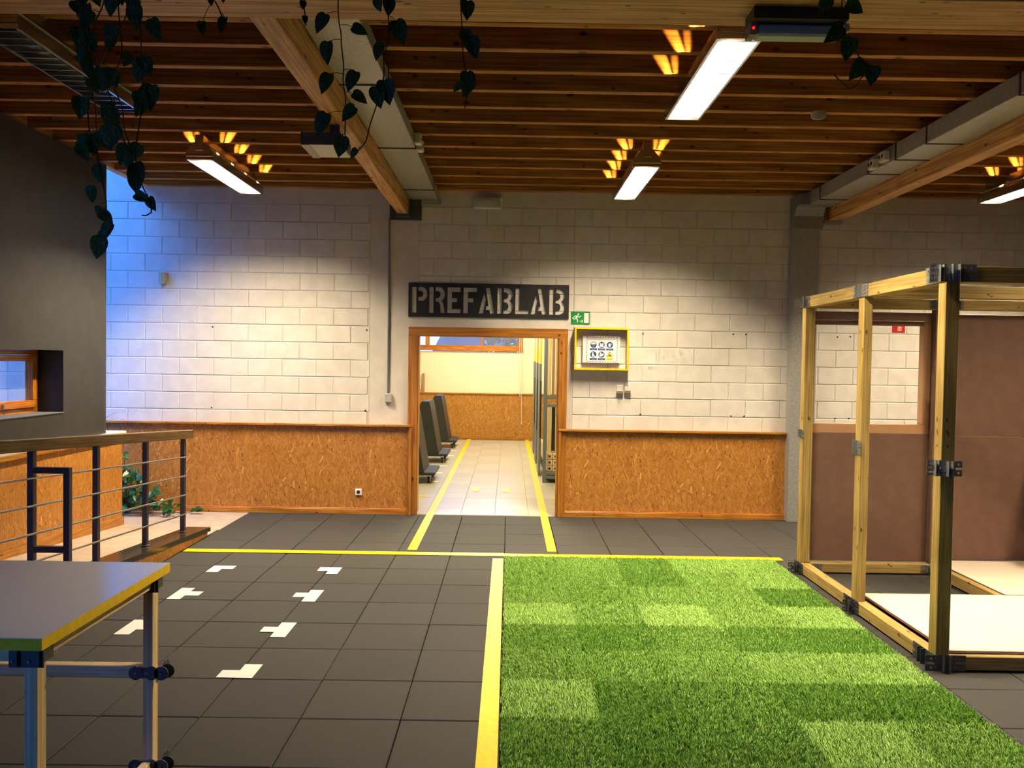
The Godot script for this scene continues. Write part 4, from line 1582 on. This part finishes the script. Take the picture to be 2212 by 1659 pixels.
func build_plants():
	var r = RandomNumberGenerator.new()
	r.seed = 12
	var z = 1.42
	vine("pothos_vine", "leafy green vine hanging before the middle duct, longest of the middle ones", {"stem": [[-0.755, 3.385], [-0.758, 3.311], [-0.751, 3.254], [-0.74, 3.215], [-0.741, 3.155], [-0.732, 3.081], [-0.733, 3.011], [-0.724, 2.954], [-0.721, 2.898], [-0.722, 2.771]],
		"leaves": [[-0.809, 3.297, -0.856, 3.22], [-0.694, 3.249, -0.628, 3.222], [-0.799, 3.18, -0.809, 3.084], [-0.676, 3.053, -0.72, 2.97], [-0.788, 3.034, -0.829, 2.951], [-0.689, 2.955, -0.624, 2.921], [-0.673, 2.89, -0.736, 2.834], [-0.8, 2.866, -0.854, 2.773], [-0.729, 2.766, -0.745, 2.676]]}, z, 0, r)
	vine("pothos_vine", "leafy green vine curving along the right side of the middle duct", {"stem": [[-0.525, 3.34], [-0.517, 3.239], [-0.518, 3.146], [-0.535, 3.079], [-0.536, 3.011], [-0.547, 2.952], [-0.571, 2.867], [-0.591, 2.799], [-0.612, 2.722], [-0.642, 2.67]],
		"leaves": [[-0.567, 3.319, -0.554, 3.26], [-0.517, 3.32, -0.517, 3.246], [-0.487, 3.229, -0.454, 3.134], [-0.549, 3.13, -0.573, 3.061], [-0.568, 2.951, -0.55, 2.861], [-0.534, 2.977, -0.509, 2.878], [-0.646, 2.687, -0.679, 2.652]]}, 1.53, 0, r)
	vine("pothos_vine", "short dried vine with shrivelled brown leaves", {"stem": [[-0.906, 3.382], [-0.908, 3.33], [-0.901, 3.295], [-0.897, 3.248]],
		"leaves": [[-0.91, 3.356, -0.907, 3.317], [-0.901, 3.287, -0.896, 3.252]]}, z, 0, r, true)
	vine("pothos_vine", "short straight vine hanging near the middle of the ceiling", {"stem": [[-0.222, 3.394], [-0.214, 3.266], [-0.205, 3.111], [-0.194, 3.057], [-0.186, 2.962], [-0.195, 2.894]],
		"leaves": [[-0.192, 3.368, -0.191, 3.284], [-0.207, 3.239, -0.169, 3.172], [-0.179, 3.206, -0.147, 3.119], [-0.191, 3.057, -0.179, 2.962], [-0.211, 3.002, -0.251, 2.974], [-0.166, 3.017, -0.206, 2.945]]}, z, 0, r)
	vine("pothos_vine", "tiny vine with two leaf pairs left of the middle beam", {"stem": [[-1.305, 3.376], [-1.288, 3.34], [-1.257, 3.276], [-1.27, 3.222]],
		"leaves": [[-1.352, 3.261, -1.352, 3.203], [-1.25, 3.276, -1.27, 3.208], [-1.312, 3.366, -1.31, 3.326], [-1.25, 3.367, -1.25, 3.331]]}, z, 0, r)
	vine("pothos_vine", "green vine hanging beside the emergency light at the right", {"stem": [[1.454, 3.422], [1.454, 3.294], [1.461, 3.26], [1.508, 3.166], [1.565, 3.113], [1.549, 3.072], [1.499, 3.01], [1.443, 3.043], [1.415, 3.07]],
		"leaves": [[1.386, 3.401, 1.346, 3.329], [1.468, 3.382, 1.551, 3.35], [1.45, 3.284, 1.38, 3.212], [1.486, 3.227, 1.468, 3.132], [1.557, 3.137, 1.497, 3.057], [1.592, 3.11, 1.581, 3.025]]}, z, 0, r)
	vine("pothos_vine", "longest dark vine of the left bundle ending before the charcoal wall", {"stem": [[-1.767, 3.362], [-1.817, 3.221], [-1.833, 3.04], [-1.821, 2.88], [-1.816, 2.779], [-1.796, 2.679], [-1.781, 2.538], [-1.769, 2.457], [-1.769, 2.295]], "leaves": [[-1.79, 2.42, -1.735, 2.375], [-1.8, 2.45, -1.81, 2.4], [-1.775, 2.34, -1.79, 2.285]]}, 1.42, 14, r)
	vine("pothos_vine", "vine of the left bundle ending in a bare hook", {"stem": [[-1.665, 3.315], [-1.65, 3.083], [-1.674, 2.946], [-1.649, 2.849], [-1.624, 2.733], [-1.574, 2.596], [-1.554, 2.518], [-1.519, 2.441], [-1.53, 2.397], [-1.557, 2.39]], "leaves": [[-1.59, 2.561, -1.579, 2.484], [-1.585, 2.479, -1.527, 2.454]]}, 1.53, 12, r)
	vine("pothos_vine", "vine at the right side of the left bundle", {"stem": [[-1.527, 3.27], [-1.513, 3.138], [-1.521, 2.988], [-1.515, 2.894], [-1.516, 2.799], [-1.529, 2.628], [-1.525, 2.552]], "leaves": [[-1.517, 3.021, -1.479, 2.946], [-1.503, 2.899, -1.489, 2.815]]}, 1.64, 10, r)
	vine("pothos_vine", "vine slanting across the middle of the left bundle", {"stem": [[-1.698, 3.219], [-1.689, 3.091], [-1.652, 2.983], [-1.606, 2.856], [-1.568, 2.746], [-1.541, 2.655], [-1.504, 2.601]], "leaves": [[-1.691, 3.219, -1.732, 3.137]]}, 1.75, 13, r)
	vine("pothos_vine", "vine crossing leftward inside the left bundle", {"stem": [[-1.455, 3.174], [-1.508, 3.051], [-1.544, 2.962], [-1.597, 2.837], [-1.615, 2.732], [-1.606, 2.625]], "leaves": [[-1.459, 3.18, -1.432, 3.101], [-1.529, 3.18, -1.556, 3.101]]}, 1.86, 13, r)
	# trailing plant in the recess beyond the ramp
	var t = thing("trailing_plant", "bushy green trailing plant in the corner behind the railing", "plant")
	var lm = [leaf_mesh(11, 0.2), leaf_mesh(12, 0.1), leaf_mesh(13, 0.35)]
	var st = new_st()
	for k in 170:
		var u = r.randf()
		var x = lerp(-4.45, -3.74, pow(u, 1.7))
		var hmax = 0.66 * (1.0 - (x + 4.42) / 0.66) + 0.05
		hmax = max(hmax, 0.06)
		var y = r.randf() * hmax + 0.03
		var p = Vector3(x, y, -4.28 + r.randf_range(-0.14, 0.16))
		var dir = Vector3(r.randf_range(-0.8, 0.8), r.randf_range(-0.7, 0.5), r.randf_range(-0.1, 0.8)).normalized()
		var len_ = r.randf_range(0.05, 0.095)
		if p.y + dir.y * len_ < 0.012:
			dir.y = 0.1
		place_leaf(t, p, p + dir * len_, M.floor_leaf, lm[k % 3], Vector3(r.randf_range(-0.3, 0.3), 1.0, 0.9))
		if k % 3 == 0:
			add_tube(st, [Vector3(-4.34 + r.randf_range(-0.05, 0.05), 0.01, -4.3), Vector3(lerp(-4.34, x, 0.5), y * 0.7 + 0.06, lerp(-4.3, p.z, 0.6)), p], 0.003, 5)
	for q in [[-3.60, 0.03], [-3.55, 0.05], [-3.52, 0.035]]:
		place_leaf(t, Vector3(q[0], q[1], -4.36), Vector3(q[0] + 0.075, q[1] + 0.03, -4.32), M.floor_leaf, lm[0], Vector3(0, 1, 0.8))
	add_tube(st, [Vector3(-4.3, 0.012, -4.3), Vector3(-3.9, 0.012, -4.33), Vector3(-3.6, 0.02, -4.36), Vector3(-3.52, 0.04, -4.36)], 0.003, 5)
	put("stems", st, M.stem, t)
	# spiky leaves on the ledge end
	t = thing("spider_plant", "thin spiky leaves poking past the end of the charcoal wall", "plant", Vector3(-4.36, 1.0, -3.60))
	st = new_st()
	for e in [[0.30, 0.10, 0.02], [0.26, -0.02, 0.05], [0.2, 0.04, -0.06], [0.34, 0.02, -0.02], [0.12, 0.16, 0.0]]:
		var pts = []
		for k in 7:
			var u = k / 6.0
			pts.append(Vector3(e[0] * u, 0.02 + 0.10 * sin(u * PI * 0.7) + e[1] * u * u, e[2] * u))
		for k in 6:
			bar(st, pts[k], pts[k + 1], 0.012 * (1.0 - k / 7.0), 0.002)
	put("leaf_blades", st, M.floor_leaf, t)
	st = new_st()
	add_cyl(st, Vector3(0, 0.0, 0), Vector3(0, 0.06, 0), 0.03, 0.04, 14)
	put("pot", st, M.charcoal, t)

# ------------------------------------------------------------------ storeroom shell
func build_storeroom():
	var zf = -14.05
	var f = thing("floor", "grey beige tiled floor of the storeroom", "floor", Vector3.ZERO, "", "structure")
	var st = new_st()
	bb(st, -2.6, 2.4, -0.2, -0.004, zf, -4.53)
	put("grout_bed", st, M.grout, f)
	var m = cached_box(Vector3(0.396, 0.01, 0.396), 0.0015)
	var rest = new_st()
	for i in range(-5, 6):
		for j in 24:
			var x = -0.13 + 0.4 * i + 0.2
			var z = -4.55 - 0.4 * (j + 0.5)
			if z - 0.2 < zf:
				continue
			if absf(x) < 1.45:
				var o = put("floor_tile", m, M.tile[posmod(i * 5 + j * 3 + i * j, 3)], f)
				o.position = Vector3(x, -0.005, z)
			else:
				add_box(rest, Vector3(x, -0.005, z), Vector3(0.396, 0.01, 0.396))
	put("outer_tiles", rest, M.tile[0], f).set_meta("kind", "stuff")
	var w = thing("wall_storeroom_end", "cream end wall of the storeroom with a high window", "wall", Vector3.ZERO, "", "structure")
	st = new_st()
	bb(st, -2.6, 2.4, 0.0, 2.02, zf - 0.25, zf)
	bb(st, -2.6, 2.4, 2.95, 3.4, zf - 0.25, zf)
	bb(st, 0.33, 2.4, 2.02, 2.95, zf - 0.25, zf)
	bb(st, -2.6, -2.5, 2.02, 2.95, zf - 0.25, zf)
	put("plaster", st, M.plaster, w)
	st = new_st()
	bb(st, -2.15, 2.2, 0.0, 1.04, zf, zf + 0.03)
	put("strand_board", st, M.osb, w)
	st = new_st()
	bb(st, -2.15, 2.2, 1.035, 1.065, zf, zf + 0.06, 0.004)
	bb(st, -2.15, 2.2, 0.0, 0.075, zf + 0.03, zf + 0.05, 0.004)
	put("trim_strips", st, M.trim, w)
	st = new_st()
	bb(st, -2.6, -2.15, 0.0, 3.4, zf, -4.80)
	tag(put("wall_storeroom_left", st, M.plaster), "cream left side wall of the storeroom", "wall", "", "structure")
	st = new_st()
	bb(st, 2.2, 2.45, 0.0, 3.4, zf, -4.80)
	tag(put("wall_storeroom_right", st, M.plaster), "cream right side wall of the storeroom", "wall", "", "structure")
	st = new_st()
	bb(st, -2.6, 2.4, 3.4, 3.6, zf - 0.25, -4.80)
	tag(put("ceiling", st, M.plaster), "cream ceiling of the storeroom", "ceiling", "", "structure")
	var win = thing("window_4", "high wooden window at the end of the storeroom", "window", Vector3.ZERO, "", "structure")
	st = new_st()
	bb(st, -2.5, 0.33, 2.03, 2.11, zf - 0.06, zf + 0.06, 0.004)
	put("sill", st, M.window_wood, win)
	st = new_st()
	bb(st, -2.5, 0.33, 2.11, 2.165, zf - 0.12, zf - 0.03, 0.004)
	bb(st, 0.21, 0.33, 2.165, 2.95, zf - 0.12, zf - 0.03, 0.004)
	bb(st, -1.93, -1.83, 2.165, 2.95, zf - 0.12, zf - 0.03, 0.004)
	bb(st, -0.66, -0.61, 2.165, 2.95, zf - 0.12, zf - 0.06, 0.004)
	bb(st, -2.5, 0.33, 2.88, 2.95, zf - 0.12, zf - 0.03, 0.004)
	put("frame", st, M.window_wood, win)
	for p in [[-2.5, -1.93], [-1.83, -0.66], [-0.61, 0.21]]:
		st = new_st()
		bb(st, p[0], p[1], 2.165, 2.88, zf - 0.082, zf - 0.078)
		put("pane", st, M.glass, win)
	# what the high window looks out on
	st = new_st()
	add_poly(st, [Vector2(-2.75, 2.0), Vector2(-0.9, 2.0), Vector2(-0.9, 4.3), Vector2(-1.4, 4.25), Vector2(-2.0, 3.4), Vector2(-2.45, 2.6)], Vector3(0, 0, -24.0), Vector3(1, 0, 0), Vector3(0, 1, 0), Vector3(0, 0, -6.0))
	bb(st, -4.0, -0.9, -0.25, 2.0, -30.0, -24.0)
	tag(put("shed_roof", st, M.roof_dark), "dark sloping shed outside the storeroom window", "building")
	var tr = thing("hedge_tree", "tree foliage tinted with blue sky light outside the storeroom window", "tree")
	st = new_st()
	var r = RandomNumberGenerator.new()
	r.seed = 3
	for k in 420:
		var c = Vector3(r.randf_range(-0.9, 1.6), r.randf_range(0.8, 4.4), r.randf_range(-25.5, -23.4))
		var a = Vector3(r.randfn(), r.randfn(), r.randfn()).normalized()
		var b = a.cross(Vector3(r.randfn(), r.randfn(), r.randfn())).normalized()
		tri(st, c, c + a * 0.4, c + b * 0.4, a.cross(b))
		tri(st, c, c - a * 0.4, c - b * 0.35, a.cross(b))
	put("foliage", st, M.tree, tr).set_meta("kind", "stuff")
	st = new_st()
	add_cyl(st, Vector3(0.4, -0.25, -24.4), Vector3(0.4, 2.0, -24.4), 0.14, 0.1, 10)
	put("trunk", st, M.stem, tr)
	st = new_st()
	bb(st, -30, 30, -0.4, -0.25, -60, 40)
	tag(put("ground", st, M.soil), "dull ground outside the building", "ground", "", "structure")
	# storeroom ceiling panels
	for z in [-6.6, -9.6, -12.4]:
		var t = thing("storeroom_lamp", "storeroom ceiling light panel %s" % ("nearest the doorway" if z > -7.0 else ("midway along the walkway" if z > -10.0 else "nearest the high window")), "lamp", Vector3(-0.2, 3.4, z), "storeroom ceiling panels")
		st = new_st()
		bb(st, -0.62, 0.62, -0.05, 0.0, -0.16, 0.16, 0.004)
		put("body", st, M.white, t)
		st = new_st()
		bb(st, -0.58, 0.58, -0.055, -0.05, -0.13, 0.13)
		put("diffuser", st, glow(STORE_COLOR, 3.0), t)
		var a = AreaLight3D.new()
		a.name = "storeroom_light"
		a.area_size = Vector2(1.16, 0.26)
		a.light_color = STORE_COLOR
		a.light_energy = STORE_ENERGY
		a.area_range = 30.0
		a.area_attenuation = 2.0
		a.shadow_enabled = true
		a.position = Vector3(0, -0.07, 0)
		a.rotation_degrees = Vector3(-90, 0, 0)
		t.add_child(a)

const STORE_COLOR := Color(1.0, 0.95, 0.77)
const STORE_ENERGY := 9.5

# ------------------------------------------------------------------ things in the storeroom
func build_store_things():
	# three sack trolleys parked along the left side
	var st
	var names = ["black panel trolley in the storeroom, nearest the doorway", "black panel trolley in the storeroom, middle of three", "black panel trolley in the storeroom, farthest of three"]
	var zs = [-7.35, -9.8, -12.3]
	for k in 3:
		var t = thing("panel_trolley", names[k], "trolley", Vector3(-1.5, 0, zs[k]), "black trolleys along the storeroom wall")
		st = new_st()
		# leaning back panel, wedge shaped
		add_poly(st, [Vector2(-0.06, 0.17), Vector2(0.30, 0.17), Vector2(0.16, 0.96), Vector2(0.13, 1.08), Vector2(0.0, 1.08), Vector2(-0.06, 0.98)], Vector3(0, 0, -0.42), Vector3(1, 0, 0), Vector3(0, 1, 0), Vector3(0, 0, 0.84))
		put("back_panel", st, M.charcoal, t)
		st = new_st()
		bb(st, -0.35, 0.46, 0.12, 0.17, -0.42, 0.42, 0.012)
		put("deck", st, M.charcoal, t)
		for x in [-0.25, 0.36]:
			for z in [-0.32, 0.32]:
				st = new_st()
				add_cyl(st, Vector3(x - 0.016, 0.048, z), Vector3(x + 0.016, 0.048, z), 0.047, 0.047, 18)
				var wl = put("caster", st, M.rubber_black, t)
				st = new_st()
				bb(st, x - 0.026, x - 0.020, 0.03, 0.12, z - 0.025, z + 0.025)
				bb(st, x + 0.020, x + 0.026, 0.03, 0.12, z - 0.025, z + 0.025)
				add_cyl(st, Vector3(x - 0.027, 0.048, z), Vector3(x + 0.027, 0.048, z), 0.02, 0.02, 10)
				put("fork", st, M.zinc, wl)
		if k == 1:
			st = new_st()
			add_cyl(st, Vector3(-0.12, 0.36, 0.421), Vector3(-0.12, 0.36, 0.424), 0.05, 0.05, 18)
			put("yellow_dot", st, M.yellow, t)
	# steel rack on the right
	var rk = thing("steel_rack", "grey steel storage rack at the right of the storeroom", "rack")
	for p in [[0.535, -7.2, "post"], [1.35, -7.2, "post"], [0.535, -12.6, "post"]]:
		st = new_st()
		bb(st, p[0], p[0] + 0.055, 0.0, 3.0, p[1] - 0.05, p[1], 0.003)
		put("upright", st, M.grey_paint, rk)
	for y in [0.06, 0.12, 1.13, 1.25]:
		st = new_st()
		bb(st, 0.59, 1.35, y, y + 0.045, -7.24, -7.20, 0.003)
		put("beam_rail", st, M.grey_paint, rk)
	st = new_st()
	bb(st, 0.59, 1.35, 0.045, 0.06, -12.6, -7.2)
	put("shelf", st, M.black, rk)
	# grey profile boards with yellow tops along the walkway side of the rack
	var lab = ["grey panel with a yellow top in the rack, nearest the walkway end", "grey panel with a yellow top in the rack, second one", "grey panel with a yellow top in the rack, farthest one"]
	for k in 3:
		var z = -7.95 - k * 1.6
		var t = thing("wall_panel", lab[k], "panel", Vector3(0.50 + 0.006 * k, 0, z), "grey panels along the rack")
		st = new_st()
		bb(st, 0.0, 0.03, 0.0, 1.77 + 0.02 * k, -0.72, 0.0, 0.002)
		put("board", st, M.grey_paint, t)
		st = new_st()
		bb(st, 0.0, 0.03, 1.77 + 0.02 * k, 2.75, -0.72, 0.0, 0.002)
		put("yellow_top", st, M.yellow, t)
		st = new_st()
		bb(st, 0.01, 0.032, 0.6, 1.5, 0.0, 0.003)
		put("slot", st, M.black, t)
	# timber ends stacked at the foot of the rack
	for i in 2:
		for j in 3:
			var t = thing("timber_length", "square timber end in the rack, %s row %s" % [["bottom", "middle", "top"][j], ["nearer the walkway", "beside the door jamb"][i]], "timber", Vector3(0.60 + i * 0.087, 0.168 + j * 0.09, -7.25), "square timbers stacked in the rack")
			st = new_st()
			bb(st, 0.0, 0.083, 0.0, 0.086, -2.4, 0.0, 0.004)
			put("beam", st, M.pale_wood, t)
			st = new_st()
			add_cyl(st, Vector3(0.041, 0.043, -0.002), Vector3(0.041, 0.043, 0.002), 0.017, 0.017, 12)
			put("bore_hole", st, M.charcoal, t)
	# tall boards standing above the timbers
	for d in [[0.605, 0.065, "pale upright board behind the rack rail, left one"], [0.725, 0.05, "pale upright board behind the rack rail, right one"]]:
		st = new_st()
		bb(st, d[0], d[0] + d[1], 0.44, 1.12, -7.45, -7.40, 0.003)
		tag(put("upright_board", st, M.pale_wood), d[2], "board", "upright boards in the rack")
	for d in [[0.600, 0.05, "pale plank in the upper rack bay, left one"], [0.665, 0.04, "tan plank in the upper rack bay, middle one"], [0.72, 0.05, "pale plank in the upper rack bay, right one"]]:
		var t = thing("upper_plank", d[2], "plank", Vector3(d[0], 1.30, -7.40), "planks in the upper rack bay")
		st = new_st()
		bb(st, 0.0, d[1], 0.0, 1.6, -0.04, 0.0, 0.003)
		put("board", st, M.sill if d[1] < 0.045 else M.pale_wood, t)
	st = new_st()
	bb(st, 0.60, 1.30, 0.44, 1.12, -7.62, -7.6)
	tag(put("rack_back_sheet", st, M.charcoal), "dark sheet standing behind the upright boards", "sheet")
	# marks on the tiles
	var w = M.white_tape
	var nth = ["first", "second", "third", "fourth", "fifth", "sixth", "seventh", "eighth"]
	for z in [-7.16, -8.11, -9.0, -9.6, -10.57, -11.41, -12.07, -12.99]:
		strip("tile_mark", rect(-1.215, -1.015, z - 0.05, z + 0.05), w, "short white mark beside the trolleys, %s from the doorway" % nth.pop_front(), "floor mark", "white marks beside the trolleys")
	strip("arrow_mark", [[-0.48, -6.65], [-0.37, -6.65], [-0.37, -6.36], [-0.425, -6.26], [-0.48, -6.36]], M.yellow, "yellow arrow on the storeroom tiles pointing to the hall", "floor mark")
	strip("arrow_mark", [[-0.05, -6.25], [0.055, -6.25], [0.055, -6.54], [0.0, -6.64], [-0.05, -6.54]], M.yellow, "yellow arrow on the storeroom tiles pointing inward", "floor mark")
	strip("tile_mark", rect(-1.40, -1.022, -5.85, -5.77), M.yellow, "short yellow stripe on the tiles at the left jamb", "floor mark")
	strip("tile_mark", rect(0.597, 0.95, -5.815, -5.74), M.yellow, "short yellow stripe on the tiles at the right jamb", "floor mark")
	# blind cords in front of the end wall
	for d in [[0.245, "blind cord hanging at the storeroom window, left one", 1.05], [0.29, "blind cord hanging at the storeroom window, right one", 0.42]]:
		st = new_st()
		add_tube(st, [Vector3(d[0], 2.95, -13.93), Vector3(d[0] + 0.01, 2.0, -13.94), Vector3(d[0] + 0.03, d[2], -13.95)], 0.006, 6)
		add_cyl(st, Vector3(d[0] + 0.03, d[2] - 0.05, -13.95), Vector3(d[0] + 0.03, d[2], -13.95), 0.014, 0.008, 8)
		tag(put("blind_cord", st, M.off_white), d[1], "cord", "blind cords at the storeroom window")
	var t2 = thing("wall_socket_box", "small grey box on the storeroom corner wall", "socket", Vector3(-2.05, 1.2, -14.04))
	st = new_st()
	bb(st, -0.05, 0.05, -0.06, 0.06, 0.0, 0.05, 0.006)
	put("case", st, M.off_white, t2)
	st = new_st()
	bb(st, -0.025, 0.025, -0.03, 0.03, 0.05, 0.056, 0.002)
	put("cover", st, M.grey_paint, t2)
	st = new_st()
	bb(st, -1.985, -1.93, 1.07, 1.50, -14.04, -13.99, 0.003)
	tag(put("wooden_batten", st, M.sill), "short brown batten standing on the storeroom dado", "batten")

# ------------------------------------------------------------------ things under the ceiling
func build_ceiling_things():
	# smoke detector
	var t = thing("smoke_detector", "round white smoke detector under the joists", "detector", Vector3(2.37, 3.75, -1.345))
	var st = new_st()
	add_cyl(st, Vector3(0, -0.018, 0), Vector3(0, 0.0, 0), 0.058, 0.055, 24)
	put("base", st, M.off_white, t)
	st = new_st()
	var pr = [[0.058, -0.018], [0.056, -0.034], [0.045, -0.047], [0.026, -0.053], [0.0, -0.054]]
	for k in 4:
		add_cyl(st, Vector3(0, pr[k][1], 0), Vector3(0, pr[k + 1][1], 0), pr[k][0], pr[k + 1][0], 24, false)
	put("dome", st, M.off_white, t)
	# emergency exit light under the cross beam
	t = thing("exit_light", "boxy exit light with a red indicator under the cross beam", "lamp", Vector3(1.36, 3.40, 1.12))
	st = new_st()
	add_poly(st, [Vector2(-0.235, 0.0), Vector2(0.205, 0.0), Vector2(0.205, 0.055), Vector2(-0.235, 0.055)], Vector3(0, 0, -0.06), Vector3(1, 0, 0), Vector3(0, 1, 0), Vector3(0, 0, 0.15))
	put("body", st, M.charcoal, t)
	st = new_st()
	bb(st, -0.20, 0.20, -0.055, 0.0, -0.055, 0.03, 0.010)
	put("diffuser", st, M.green_face, t)
	st = new_st()
	add_poly(st, [Vector2(-0.055, -0.052), Vector2(0.03, -0.052), Vector2(0.045, 0.0), Vector2(-0.06, 0.0)], Vector3(-0.205, 0, 0), Vector3(0, 0, 1), Vector3(0, 1, 0), Vector3(-0.03, 0, 0))
	put("end_cap", st, M.grey_paint, t)
	st = new_st()
	add_cyl(st, Vector3(-0.222, -0.025, 0.036), Vector3(-0.222, -0.025, 0.043), 0.006, 0.005, 10)
	put("indicator_light", st, glow(Color(1.0, 0.08, 0.05), 3.0), t)
	st = new_st()
	bb(st, 0.20, 0.225, -0.04, 0.0, -0.05, 0.05, 0.004)
	put("end_cap", st, M.off_white, t)
	# box unit hung under the middle beam
	t = thing("beam_speaker", "white box speaker with a dark end hung under the middle beam", "speaker", Vector3(-1.36, 3.30, -1.0))
	st = new_st()
	bb(st, -0.115, 0.165, 0.0, 0.085, -0.175, 0.20, 0.008)
	put("case", st, M.off_white, t)
	st = new_st()
	bb(st, -0.117, 0.167, -0.001, 0.087, 0.20, 0.206, 0.004)
	put("end_plate", st, mat(Color8(74, 74, 84), 0.5), t)
	st = new_st()
	bb(st, -0.117, -0.06, -0.004, 0.0, -0.175, 0.20)
	put("side_strip", st, mat(Color8(176, 172, 160), 0.5), t)
	st = new_st()
	bb(st, 0.07, 0.14, 0.085, 0.172, 0.10, 0.13, 0.003)
	put("hanger", st, M.dark_zinc, t)
	st = new_st()
	bb(st, 0.165, 0.175, 0.0, 0.085, -0.12, 0.18, 0.003)
	put("side_plate", st, mat(Color8(74, 74, 84), 0.5), t)
